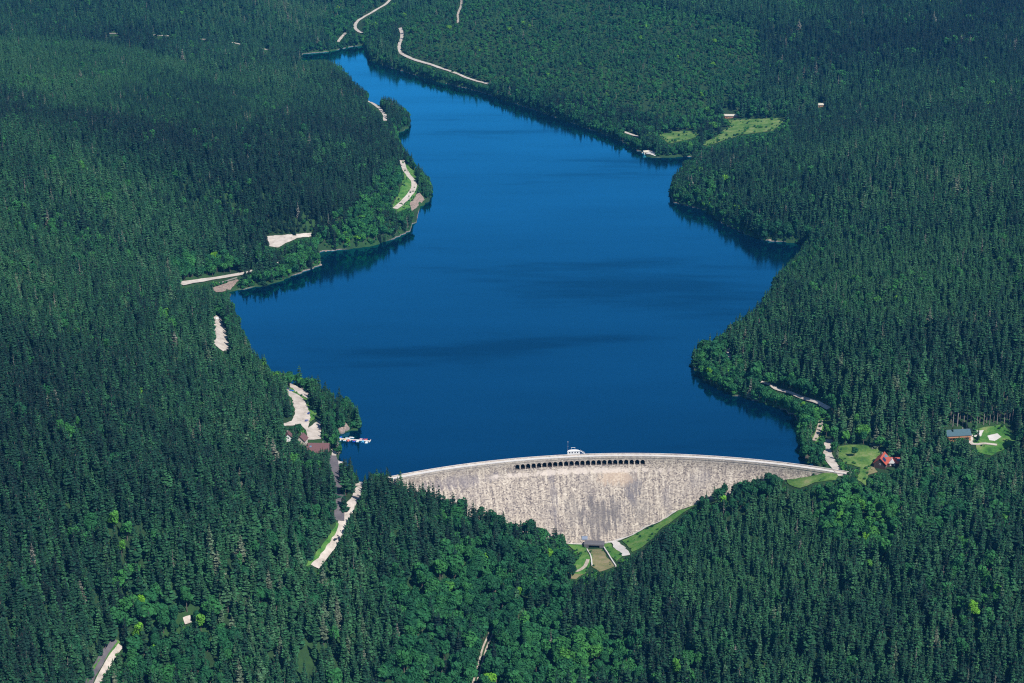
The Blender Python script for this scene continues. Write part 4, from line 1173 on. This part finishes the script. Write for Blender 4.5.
SPR = []   # (crown mesh, trunk mesh, height, radius)
for i, (h, r, bs, t, pr, dr, rg, th) in enumerate([(23, 4.2, 0.06, 13, 9, 0.22, 0.30, 0.04), (25, 3.7, 0.12, 14, 8, 0.30, 0.32, 0.08), (21, 4.7, 0.05, 12, 9, 0.15, 0.32, 0.06),
                                                   (24, 4.3, 0.2, 12, 8, 0.22, 0.45, 0.18), (23, 3.4, 0.08, 13, 8, 0.36, 0.28, 0.03), (26, 4.6, 0.28, 12, 8, 0.2, 0.42, 0.15)]):
    SPR.append((spruce_crown('crown', 100 + i, h, r, bs, t, pr, dr, rg, th), trunk_mesh('trunk', h * 0.95, 0.34, M['bark']), h, r))
SPR.append((spruce_crown('crown', 140, 29, 2.5, 0.52, 10, 8, 0.3, 0.35, 0.1), trunk_mesh('trunk', 27, 0.36, M['pale_bark']), 29, 2.5))       # bare-stemmed edge tree
SPR.append((spruce_crown('crown', 150, 24, 2.2, 0.2, 13, 6, 0.5, 0.5, 0.45), trunk_mesh('trunk', 23.5, 0.32, M['pale_bark']), 24, 2.2))      # thin dying tree
LEAF = []
for i, (h, r, n, lb_) in enumerate([(17, 5.0, 620, 9), (15, 5.6, 640, 11), (19, 4.6, 620, 9), (12, 4.2, 420, 7)]):
    LEAF.append((leaf_crown('crown', 200 + i, h, r, n, lb_), trunk_mesh('trunk', h * 0.7, 0.34, M['bark'], 5, i), h, r))
LEAF.append((leaf_crown('crown', 230, 4.6, 2.4, 150, 5, 0.55), trunk_mesh('trunk', 2.6, 0.12, M['bark'], 3, 9), 4.6, 2.4))                  # shrub

# ------------------------------------------------------------------ where the trees stand
KM = np.zeros((H + 240, W + 400), bool)      # clearings seen in the picture, with a margin
OX, OY = 200, 120
yy, xx = np.mgrid[0:KM.shape[0], 0:KM.shape[1]]
for poly in KEEP:
    P = np.array(poly, float) + [OX, OY]
    x0, y0 = np.floor(P.min(0)).astype(int) - 1; x1, y1 = np.ceil(P.max(0)).astype(int) + 2
    x0 = max(x0, 0); y0 = max(y0, 0); x1 = min(x1, KM.shape[1]); y1 = min(y1, KM.shape[0])
    KM[y0:y1, x0:x1] |= in_poly(P, xx[y0:y1, x0:x1] + 0.5, yy[y0:y1, x0:x1] + 0.5)
def km(px, py):
    i = np.clip((py + OY).astype(int), 0, KM.shape[0] - 1); j = np.clip((px + OX).astype(int), 0, KM.shape[1] - 1)
    return KM[i, j]
def zone(polys, px, py):
    o = np.zeros(px.shape, bool)
    for p in polys: o |= in_poly(np.array(p, float), px, py)
    return o
BROAD = [([(678, 520), (705, 492), (770, 470), (800, 484), (720, 530), (690, 535)], 0.75), ([(375, 590), (440, 575), (480, 548), (560, 560), (575, 590), (560, 640), (640, 650), (640, 690), (430, 720), (375, 690), (410, 640)], 0.93),
         ([(450, 505), (500, 515), (560, 535), (575, 570), (540, 575), (470, 560), (430, 530)], 0.6),
         ([(690, 340), (715, 338), (745, 370), (790, 385), (835, 405), (830, 440), (842, 480), (800, 478), (770, 420), (700, 395)], 0.85),
         ([(830, 440), (905, 435), (960, 470), (965, 520), (900, 530), (830, 500)], 0.5), ([(815, 495), (850, 485), (905, 515), (890, 560), (830, 550), (815, 525)], 0.85),
         ([(880, 505), (950, 490), (1010, 500), (1010, 540), (920, 545)], 0.45),
         ([(350, 215), (395, 165), (412, 160), (415, 215), (380, 240), (345, 245)], 0.7), ([(315, 225), (350, 215), (350, 250), (315, 255)], 0.5),
         ([(180, 262), (250, 258), (320, 240), (320, 290), (240, 290)], 0.35), ([(170, 262), (240, 262), (240, 276), (170, 282)], 0.8),
         ([(112, 618), (165, 600), (215, 600), (235, 650), (225, 700), (115, 700)], 0.75), ([(225, 560), (290, 545), (345, 570), (345, 610), (240, 620)], 0.35),
         ([(310, 445 + 60), (340, 530), (335, 560), (300, 575), (285, 560)], 0.6),
         ([(325, 0), (405, 0), (390, 40), (350, 55), (325, 45)], 0.7), ([(400, 60), (560, 90), (640, 125), (640, 160), (540, 120), (400, 80)], 0.75),
         ([(620, 110), (720, 90), (790, 110), (790, 145), (700, 165), (640, 160)], 0.6), ([(662, 158), (690, 150), (720, 185), (760, 225), (815, 235), (815, 255), (740, 240), (662, 205)], 0.5),
         ([(745, 300), (800, 250), (830, 250), (780, 290), (760, 330), (730, 330)], 0.55), ([(560, 90), (740, 60), (700, 110), (620, 110)], 0.25),
         ([(290, 365), (330, 368), (362, 405), (362, 440), (330, 445), (312, 420), (311, 395)], 0.45), ([(400, 455), (450, 470), (460, 500), (410, 490)], 0.25), ([(272, 370), (300, 362), (300, 385), (272, 385)], 0.9)]
YOUNG = [[(395, 20), (470, -10), (600, 0), (760, 30), (760, 90), (680, 125), (560, 100), (470, 85), (405, 70)], [(0, 40), (120, 45), (300, 100), (240, 140), (60, 110), (0, 90)],
         [(640, 230 + 30), (1030, 230), (1030, 330), (860, 330), (800, 290)], [(700, 500), (820, 500), (830, 590), (700, 620), (660, 580)]]
OPEN = [[(265, 222), (318, 218), (320, 238), (268, 240)]]

def scatter():
    XS = []; YS = []; Q = []
    y = 960.0
    rows = []
    while y < 4600:
        sp_ = 5.6 + max(0, y - 1400) * 0.0011 + max(0, min(1, (1400 - y) / 250)) * 0.8
        hwid = y * 0.36 + 40
        n = int(2 * hwid / sp_)
        xs = np.linspace(-hwid, hwid, n) + RNG.uniform(-0.48, 0.48, n) * sp_
        rows.append(np.column_stack([xs, y + RNG.uniform(-0.5, 0.5, n) * sp_]))
        y += sp_ * 0.95
    P = np.vstack(rows)
    # steep banks carry trees more closely
    y = 1500.0; ex = []
    while y < 3700:
        hwid = y * 0.33; n = int(2 * hwid / 4.6)
        ex.append(np.column_stack([np.linspace(-hwid, hwid, n) + RNG.uniform(-2.2, 2.2, n), y + RNG.uniform(-2.2, 2.2, n)])); y += 4.6
    ex = np.vstack(ex); de = g_interp(DIST, ex[:, 0], ex[:, 1]); P = np.vstack([P, ex[(de > 2.2) & (de < 26)]])
    z = hz(P[:, 0], P[:, 1]); d = g_interp(DIST, P[:, 0], P[:, 1]); ins = in_poly(shore_w, P[:, 0], P[:, 1])
    r = np.hypot(P[:, 0] - DC[0], P[:, 1] - DC[1]); t = np.arctan2(P[:, 0] - DC[0], P[:, 1] - DC[1])
    damz = (t > TH0 - 0.02) & (t < TH1 + 0.02) & (r > DR - face_ov(z) - 3) & (r < DR + 6)
    ok = (~ins) & (d > 2.5) & (z > -110) & (~damz)
    P = P[ok]; z = z[ok]; d = d[ok]
    b0 = proj(np.column_stack([P, z]))
    ok = (b0[:, 0] > -150) & (b0[:, 0] < W + 150) & (b0[:, 1] > -30) & (b0[:, 1] < H + 75) & (~km(b0[:, 0], b0[:, 1]))
    P = P[ok]; z = z[ok]; d = d[ok]; b0 = b0[ok]
    # hidden from every nearby view point behind a hill: leave out
    return P, z, d, b0
def face_ov(z):
    u = np.maximum(0.0, 1.0 - z)
    return 3.0 + np.where(u < 12, BAT * u * u / 24.0, BAT * (u - 6.0))
P, Z, D_, B0 = scatter()
N = len(P)
pb = np.zeros(N)
for poly, pr in BROAD:
    pb = np.maximum(pb, in_poly(np.array(poly, float), B0[:, 0], B0[:, 1]) * pr)
shoreb = (D_ < 20) & (P[:, 1] > 1500)
pb = np.maximum(pb, np.where(shoreb, 0.55, 0.025))
nz = fbm(P[:, 0], P[:, 1], 240, 41); n2 = fbm(P[:, 0], P[:, 1], 60, 51, 2)
yg = in_poly(np.array(YOUNG[0], float), B0[:, 0], B0[:, 1])
pb = np.maximum(pb, np.where(yg, 0.62, 0))
pb = pb * np.where(pb > 0.1, 0.75 + 0.5 * n2, 1.0)
pb = np.where((n2 > 0.70) & (pb < 0.1), 0.30, pb)
isb = RNG.random(N) < pb; densz = (pb > 0.62)
gap = fbm(P[:, 0], P[:, 1], 16, 151, 1) < 0.13
# broadleaf crowns are wider: thin them
keepb = ((~isb) | (RNG.random(N) < np.where(densz, 0.74, 0.56))) & ~(gap & (RNG.random(N) < 0.7))
P, Z, D_, B0, isb, nz, n2, shoreb = [a[keepb] for a in (P, Z, D_, B0, isb, nz, n2, shoreb)]
N = len(P)
young = zone(YOUNG, B0[:, 0], B0[:, 1])
stand = fbm(P[:, 0] + 900, P[:, 1], 130, 61, 2)
hs = (0.62 + 0.34 * stand + 0.16 * fbm(P[:, 0], P[:, 1] + 500, 22, 131, 1)) * RNG.normal(1.0, 0.17, N).clip(0.5, 1.4)
hs = np.where(young, hs * 0.74, hs)
hs = np.where(shoreb, hs * 0.88, hs)
opn = zone(OPEN, B0[:, 0], B0[:, 1])
hs = np.where(opn, hs * 0.6, hs); hs = hs * (1 + 0.2 * np.clip((1400 - P[:, 1]) / 250, 0, 1))
vidx = np.where(isb, RNG.choice([0, 1, 2, 3], N, p=[0.32, 0.28, 0.22, 0.18]), RNG.choice([0, 1, 2, 3, 4, 5, 7], N, p=[0.2, 0.19, 0.16, 0.15, 0.165, 0.13, 0.005]))
tint = np.where(isb, (0.44 + 0.5 * (n2 - 0.5) + RNG.normal(0, 0.10, N)).clip(0, 0.8), (0.31 + 1.0 * (nz - 0.5) + RNG.normal(0, 0.15, N)).clip(0, 0.88))
yz = in_poly(np.array(YOUNG[0], float), B0[:, 0], B0[:, 1])
tint = np.where(young & ~isb, (tint + 0.14).clip(0, 0.66), tint); tint = np.where(yz & ~isb, tint.clip(0.5, 0.64), tint); tint = np.where(yz & isb, (tint + 0.08).clip(0.4, 0.66), tint)
tint = np.where((RNG.random(N) < 0.004) & ~isb, RNG.uniform(0.9, 1.0, N), tint)
tint = np.where((RNG.random(N) < 0.008) & isb, 0.93, tint)
tint = np.where((vidx == 7) & ~isb, RNG.uniform(0.85, 1.0, N), tint)

HS = np.array([s[2] for s in SPR]); RS = np.array([s[3] for s in SPR]); HL = np.array([s[2] for s in LEAF]); RL = np.array([s[3] for s in LEAF])
bare_ = in_poly(np.array([(940, 430), (944, 405), (1006, 398), (1010, 426), (975, 431)], float), B0[:, 0], B0[:, 1])
vidx = np.where(bare_, 6, vidx); isb = isb & ~bare_; tint = np.where(bare_, np.minimum(tint, 0.5), tint)
hfull = np.where(isb, HL[vidx % 5], HS[vidx]); rfull = np.where(isb, RL[vidx % 5], RS[vidx])

def fits(P, Z, h, r, isb):
    """does a tree of this size leave the clearings open"""
    bad = np.zeros(len(P), bool)
    for fr in (0.1, 0.3, 0.5, 0.7, 0.85, 0.97):
        q = proj(np.column_stack([P, Z + h * fr]))
        wr = np.where(isb, r * np.sqrt(np.clip(1 - ((fr - 0.6) / 0.45) ** 2, 0.05, 1)) * 0.6, r * (1 - fr) * 0.6) * (0.15 if fr < 0.2 else 1.0)
        hp = wr * F / q[:, 2]
        for s in (-1, 0, 1): bad |= km(q[:, 0] + s * hp, q[:, 1])
    return ~bad
sc = np.zeros(N); todo = np.ones(N, bool)
for m_ in (1.0, 0.86, 0.72, 0.58, 0.45):
    f = fits(P, Z, hfull * hs * m_, rfull * hs * m_ ** 0.5, isb) & todo
    sc[f] = m_; todo &= ~f
# where no tree fits, low shrubs fill the edge
shr = fits(P, Z, 4.6 * np.ones(N) * 0.9, 2.4 * np.ones(N), np.ones(N, bool)) & todo & (RNG.random(N) < 0.8)
ok = (sc > 0) | shr
S = hs * sc
isb = np.where(shr, True, isb); vidx = np.where(shr, 4, vidx); S = np.where(shr, RNG.uniform(0.6, 1.0, N), S)
tint = np.where(shr, RNG.uniform(0.3, 0.8, N), tint)
def extra_shrubs():
    gx, gy = [], []
    y = 980.0; pts = []
    while y < 3300:
        st = 3.4 + max(0, y - 1400) * 0.0012; hw = y * 0.3
        xs = np.arange(-hw, hw, st); pts.append(np.column_stack([xs + RNG.uniform(-.5, .5, len(xs)) * st, y + RNG.uniform(-.5, .5, len(xs)) * st])); y += st
    Q = np.vstack(pts); z = hz(Q[:, 0], Q[:, 1])
    c = proj(np.column_stack([Q, z])); m_ = ~km(c[:, 0], c[:, 1]); Q = Q[m_]; z = z[m_]
    n = len(Q); f = ~fits(Q, z, np.full(n, 12.0), np.full(n, 2.2), np.ones(n, bool)) | ((g_interp(DIST, Q[:, 0], Q[:, 1]) < 18) & (Q[:, 1] > 1500)); Q = Q[f]; z = z[f]
    s = RNG.uniform(0.35, 0.95, len(Q)); f = fits(Q, z, 4.6 * s, 2.4 * s, np.ones(len(Q), bool)); Q = Q[f]; z = z[f]; s = s[f]
    d = g_interp(DIST, Q[:, 0], Q[:, 1]); ins = in_poly(shore_w, Q[:, 0], Q[:, 1])
    r = np.hypot(Q[:, 0] - DC[0], Q[:, 1] - DC[1]); t = np.arctan2(Q[:, 0] - DC[0], Q[:, 1] - DC[1])
    dz_ = (t > TH0 - 0.02) & (t < TH1 + 0.02) & (r > DR - face_ov(z) - 2) & (r < DR + 6)
    m_ = (~ins) & (d > 1.5) & (~dz_) & (z > 0 if False else z > -200) & (RNG.random(len(Q)) < 0.85)
    return Q[m_], z[m_], s[m_], d[m_]
eQ, eZ, eS, eD = extra_shrubs()
for B in GRASSY:      # single bushes standing in the grass
    lo, hi = B.min(0), B.max(0); n_ = int((hi - lo).prod() / 55)
    q = RNG.uniform(lo, hi, (n_, 2)); q = q[in_poly(B, q[:, 0], q[:, 1]) & ((seg_dist(B, q[:, 0], q[:, 1]) < 5) | (RNG.random(n_) < (0.25 if lo[1] > 2300 else 0.14)))]
    if len(q): eQ = np.vstack([eQ, q]); eZ = np.append(eZ, hz(q[:, 0], q[:, 1])); eS = np.append(eS, RNG.uniform(0.2, 0.6, len(q)) * (1.6 if lo[1] > 2300 else 1)); eD = np.append(eD, np.full(len(q), 50.0))
ne = len(eQ)
P = np.vstack([P, eQ]); Z = np.append(Z, eZ); B0 = np.vstack([B0, proj(np.column_stack([eQ, eZ]))]); isb = np.append(isb, np.ones(ne, bool)); vidx = np.append(vidx, np.full(ne, 4))
S = np.append(S, eS); tint = np.append(tint, RNG.uniform(0.2, 0.8, ne)); D_ = np.append(D_, eD); sc = np.append(sc, np.zeros(ne)); ok = np.append(ok, np.ones(ne, bool))
P, Z, B0, isb, vidx, S, tint, D_, sc = [a[ok] for a in (P, Z, B0, isb, vidx, S, tint, D_, sc)]
N = len(P)
SXY = S * RNG.uniform(0.85, 1.35, N) * np.where(sc > 0, np.maximum(sc, 0.4) ** -0.35, 1)
ROT = RNG.uniform(0, 6.28, N)
hfull = np.where(isb, HL[vidx % 5], HS[vidx])
print('TREES', N, 'broad', int(isb.sum()))

# hand-placed trees that one can point to in the photograph: (px, py of the top, kind, variant, scale, tint, label)
NAMED = [(383, 458, 's', 0, 1.0, 0.3, 'spruce against the water left of the dam, leftmost of a small row'), (390, 455, 's', 2, 1.15, 0.15, 'tall dark spruce at the far left end of the dam crest'), (396.5, 463, 's', 2, 1.05, 0.3, 'spruce just right of the tall one at the left crest end'), (401, 468, 's', 0, 1.0, 0.25, 'slim spruce hiding the left end of the crest'), (407, 476, 's', 5, 0.85, 0.3, 'spruce whose tip overlaps the left end of the dam wall'), (142, 579, 'b', 0, 0.95, 0.98, 'bright lime green tree standing alone in dark spruces at the lower left'),
         (200, 598, 'b', 2, 0.9, 0.86, 'bright green rounded tree beside the small road patch at the lower left'),
         (551, 612, 's', 7, 0.9, 1.0, 'pale grey dead spruce above the broadleaf wood at the bottom centre'),
         (433, 465, 's', 0, 1.05, 0.12, 'tall dark spruce rising in front of the left end of the dam'),
         (424, 474, 'b', 3, 0.9, 0.85, 'bright green tree left of the tall dark spruce at the dam'),
         (469, 489, 's', 1, 0.85, 0.25, 'slim spruce in front of the dam wall'),
         (488, 492.5, 's', 0, 0.95, 0.15, 'pointed dark spruce nearest the middle of the dam on the left slope'),
         (299, 354, 's', 2, 1.0, 0.55, 'tall blue-green spruce behind the upper car park strip'),
         (262, 346.5, 's', 0, 0.95, 0.2, 'spruce tip standing against the lake on the left bank'),
         (318, 368, 's', 2, 1.05, 0.3, 'broad spruce right of the upper car park strip'),
         (339, 383, 's', 5, 0.9, 0.2, 'dark spruce at the top of the wooded point by the dock'),
         (297.5, 424, 'b', 1, 0.72, 0.35, 'round dark bush between the car park and the white cottage'),
         (502, 505, 'b', 3, 0.9, 0.55, 'mid green tree at the lower left edge of the dam wall'),
         (571, 549, 'b', 1, 0.85, 0.05, 'round dark tree at the left foot of the dam'),
         (632, 543, 'b', 3, 0.85, 0.1, 'dark bushy tree right of the pale concrete apron'),
         (687, 500, 'b', 1, 0.85, 0.1, 'dark round tree leaning over the right foot of the dam'),
         (770, 468.5, 'b', 3, 0.95, 0.2, 'round dark tree reaching the crest at the right part of the dam'),
         (875, 510, 'b', 1, 1.05, 0.75, 'large bright green tree on the slope below the red roofed house'),
         (855, 447, 'b', 3, 0.8, 0.35, 'dusky green tree in the meadow left of the red roofed house'),
         (1018, 417, 's', 2, 0.7, 0.0, 'spruce beside the lodge clearing at the right edge'),
         (593, 564.5, 's', 4, 0.5, 0.3, 'small dark spruce in front of the weedy outlet basin'),
         (586, 573, 's', 4, 0.55, 0.25, 'small spruce left below the weedy outlet basin'),
         (979, 428, 's', 1, 0.5, 0.1, 'narrow dark spruce in the middle of the lodge clearing'),
         (953, 427, 's', 1, 0.5, 0.1, 'narrow dark spruce in front of the timber lodge')]
def foot_of(px, py, h):
    for _ in range(12):
        q = foot_of_(px, py, h)
        if q[2] > 0.3 or q[1] < at(px, py, 0)[1] - 60 and q[2] < -3.5 and not in_poly(shore_w, np.array([q[0]]), np.array([q[1]]))[0]: return q
        py += 1.5
    return q
def foot_of_(px, py, h):
    """ground point whose tree of height h has its tip at that pixel"""
    z = 0.0; p = None
    d = ray(px, py)
    best = None
    for y_ in np.arange(1000, 2600, 2.0):
        t = y_ / d[1]; q = CAM + d * t
        g_ = float(hz(q[0], q[1]))
        if q[2] - g_ <= h: return np.array([q[0], q[1], g_])
    return q
def make_tree(kind, v, loc, sxy, sz, rot, tn, label, cat, group=None):
    crown, trunk, h, r = (SPR if kind == 's' else LEAF)[v]
    nm = 'spruce_tree' if kind == 's' else ('shrub' if v == 4 else 'broadleaf_tree')
    t = bpy.data.objects.new(nm, None); t.empty_display_size = 1.0; COL.objects.link(t)
    t.location = loc; t.rotation_euler = (0, 0, rot); t.scale = (sxy, sxy, sz)
    t['label'] = label; t['category'] = cat
    if group: t['group'] = group
    c = bpy.data.objects.new('crown', crown); COL.objects.link(c); c.parent = t; c['tint'] = float(tn)
    k = bpy.data.objects.new('trunk', trunk); COL.objects.link(k); k.parent = t
    return t
namedxy = []
for (px, py, kd_, v, s, tn, lab) in NAMED:
    hh = (SPR if kd_ == 's' else LEAF)[v][2] * s
    q = foot_of(px, py, hh)
    namedxy.append(q[:2])
    make_tree(kd_, v, q, s * 1.05, s, random.uniform(0, 6), tn, lab, 'tree')
# row of bare-stemmed spruces behind the lodge clearing
for i in range(22):
    px = 944 + i * 3.3 + random.uniform(-1, 1); py = 429.0 - (px - 944) * 0.055 - (i % 2) * 2.2 - random.uniform(0, 1.0)
    if 944 < px < 972: py -= 3.5
    q = ground_hit([px], [py - 1.5])[0]
    namedxy.append(q[:2])
    s = random.uniform(0.8, 1.0)
    make_tree('s', 6, q, s, s, random.uniform(0, 6), random.uniform(0.05, 0.4), 'tall spruce with bare pale stem at the edge of the lodge clearing', 'tree', 'bare stemmed spruces along the lodge clearing')
namedxy = np.array(namedxy)
far_ok = np.ones(N, bool)
for q in namedxy: far_ok &= np.hypot(P[:, 0] - q[0], P[:, 1] - q[1]) > 3.6

# the trees that show largest are objects of their own, the rest is one wood
top = proj(np.column_stack([P, Z + hfull * S]))
inview = (top[:, 0] > 2) & (top[:, 0] < W - 2) & (top[:, 1] < H - 12) & (top[:, 1] > 0) & far_ok
size = np.where(inview, S * hfull * SXY * F * F / top[:, 2] ** 2, 0)
pick = np.zeros(N, bool)
n_s = 300 - sum(1 for n_ in NAMED if n_[2] == 's') - 22; n_b = 300 - sum(1 for n_ in NAMED if n_[2] == 'b')
for flag, cnt in ((~isb, n_s), (isb & (vidx != 4), n_b)):
    idx = np.where(flag & (size > 0))[0]; idx = idx[np.argsort(-size[idx])][:cnt]; pick[idx] = True
for i in np.where(pick)[0]:
    x, y = top[i, 0], top[i, 1]
    if isb[i]:
        tone = 'bright green' if tint[i] > 0.6 else ('mid green' if tint[i] > 0.33 else 'dark green')
        where = 'lower left forest' if x < 330 else ('broadleaf wood of the valley below the dam' if x < 640 else 'forest slope at the lower right')
        if y < 470: where = 'woods beside the lake'
        lab = f'{tone} round crowned tree in the {where}'; grp = f'{tone} broadleaf trees in the {where}'
    else:
        tone = 'grey and thinning' if tint[i] > 0.8 else ('grey-green' if tint[i] > 0.58 else ('mid green' if tint[i] > 0.36 else 'dark green'))
        where = 'dense forest at the lower left' if x < 250 else ('dense forest left of the valley' if x < 470 else ('spruce slope right of the valley' if x < 760 else 'dense forest at the lower right'))
        lab = f'{tone} spruce in the {where}'; grp = f'{tone} spruces in the {where}'
    make_tree('b' if isb[i] else 's', int(vidx[i]), (P[i, 0], P[i, 1], Z[i]), SXY[i], S[i], ROT[i], tint[i], lab, 'tree', grp)
rest = (~pick) & far_ok

def forest_object(name, sel, MODELS, label):
    """one mass of trees: points carrying their own size, turn, model and tint"""
    n = int(sel.sum())
    me = bpy.data.meshes.new(name); me.vertices.add(n)
    me.vertices.foreach_set('co', np.column_stack([P[sel], Z[sel] - 0.2]).astype(np.float32).ravel())
    a = me.attributes.new('siz', 'FLOAT_VECTOR', 'POINT'); a.data.foreach_set('vector', np.column_stack([SXY[sel], SXY[sel], S[sel]]).astype(np.float32).ravel())
    a = me.attributes.new('turn', 'FLOAT', 'POINT'); a.data.foreach_set('value', ROT[sel].astype(np.float32))
    a = me.attributes.new('model', 'INT', 'POINT'); a.data.foreach_set('value', vidx[sel].astype(np.int32))
    a = me.attributes.new('tint', 'FLOAT', 'POINT'); a.data.foreach_set('value', tint[sel].astype(np.float32))
    for mt in MODELS[0][0].materials: me.materials.append(mt)
    me.update()
    ob = link(bpy.data.objects.new(name, me)); tag(ob, label, 'forest', kind='stuff')
    ng = bpy.data.node_groups.new(name, 'GeometryNodeTree')
    ng.interface.new_socket('Geometry', in_out='INPUT', socket_type='NodeSocketGeometry')
    ng.interface.new_socket('Geometry', in_out='OUTPUT', socket_type='NodeSocketGeometry')
    nd = ng.nodes; lk = ng.links.new
    gi = nd.new('NodeGroupInput'); go = nd.new('NodeGroupOutput')
    join = nd.new('GeometryNodeGeometryToInstance')
    srcs = []
    for i, (crown, trunk, h, r) in enumerate(MODELS):
        bm = bmesh.new(); bm.from_mesh(crown); nf = len(bm.faces); bm.from_mesh(trunk)
        bm.faces.ensure_lookup_table()
        for f in bm.faces[nf:]: f.material_index = 1
        m2 = bpy.data.meshes.new(name + '_model'); bm.to_mesh(m2); bm.free()
        m2.materials.append(crown.materials[0]); m2.materials.append(trunk.materials[0])
        so = bpy.data.objects.new(name + '_model', m2)
        oi = nd.new('GeometryNodeObjectInfo'); oi.inputs['Object'].default_value = so; oi.inputs['As Instance'].default_value = False
        srcs.append(oi)
    for oi in reversed(srcs): lk(oi.outputs['Geometry'], join.inputs[0])
    ip = nd.new('GeometryNodeInstanceOnPoints'); ip.inputs['Pick Instance'].default_value = True
    def named(nm, typ):
        x = nd.new('GeometryNodeInputNamedAttribute'); x.data_type = typ; x.inputs['Name'].default_value = nm; return x.outputs['Attribute']
    lk(gi.outputs[0], ip.inputs['Points']); lk(join.outputs[0], ip.inputs['Instance'])
    lk(named('model', 'INT'), ip.inputs['Instance Index']); lk(named('siz', 'FLOAT_VECTOR'), ip.inputs['Scale'])
    cx = nd.new('ShaderNodeCombineXYZ'); lk(named('turn', 'FLOAT'), cx.inputs[2])
    er = nd.new('FunctionNodeEulerToRotation'); lk(cx.outputs[0], er.inputs[0]); lk(er.outputs[0], ip.inputs['Rotation'])
    lk(ip.outputs[0], go.inputs[0])
    md = ob.modifiers.new('trees', 'NODES'); md.node_group = ng
    return ob
forest_object('spruce_forest', rest & ~isb, SPR, 'dense dark spruce forest covering the hills on all sides of the reservoir')
forest_object('broadleaf_woodland', rest & isb & (vidx != 4), LEAF, 'lighter green broadleaf trees mixed along the shores and in the valley')
forest_object('undergrowth', rest & isb & (vidx == 4), LEAF, 'low green shrubs along the shores, roads and clearings')

# ------------------------------------------------------------------ haze
HAZE = 0.000045
g = MB(); g.box(GX[0] - 200, GX[-1] + 200, GY[0] - 200, GY[-1] + 200, min(float(ZZ.min()), -120) - 1, 760)
hm = bpy.data.materials.new('haze'); hm.use_nodes = True; t_ = hm.node_tree; t_.nodes.clear()
out = t_.nodes.new('ShaderNodeOutputMaterial'); pv = t_.nodes.new('ShaderNodeVolumePrincipled')
pv.inputs['Color'].default_value = (0.06, 0.40, 0.90, 1); pv.inputs['Density'].default_value = HAZE; pv.inputs['Anisotropy'].default_value = 0.2
t_.links.new(pv.outputs[0], out.inputs['Volume'])
hzo = g.build('haze', hm); tag(hzo, 'thin blue haze over the valley', kind='stuff')
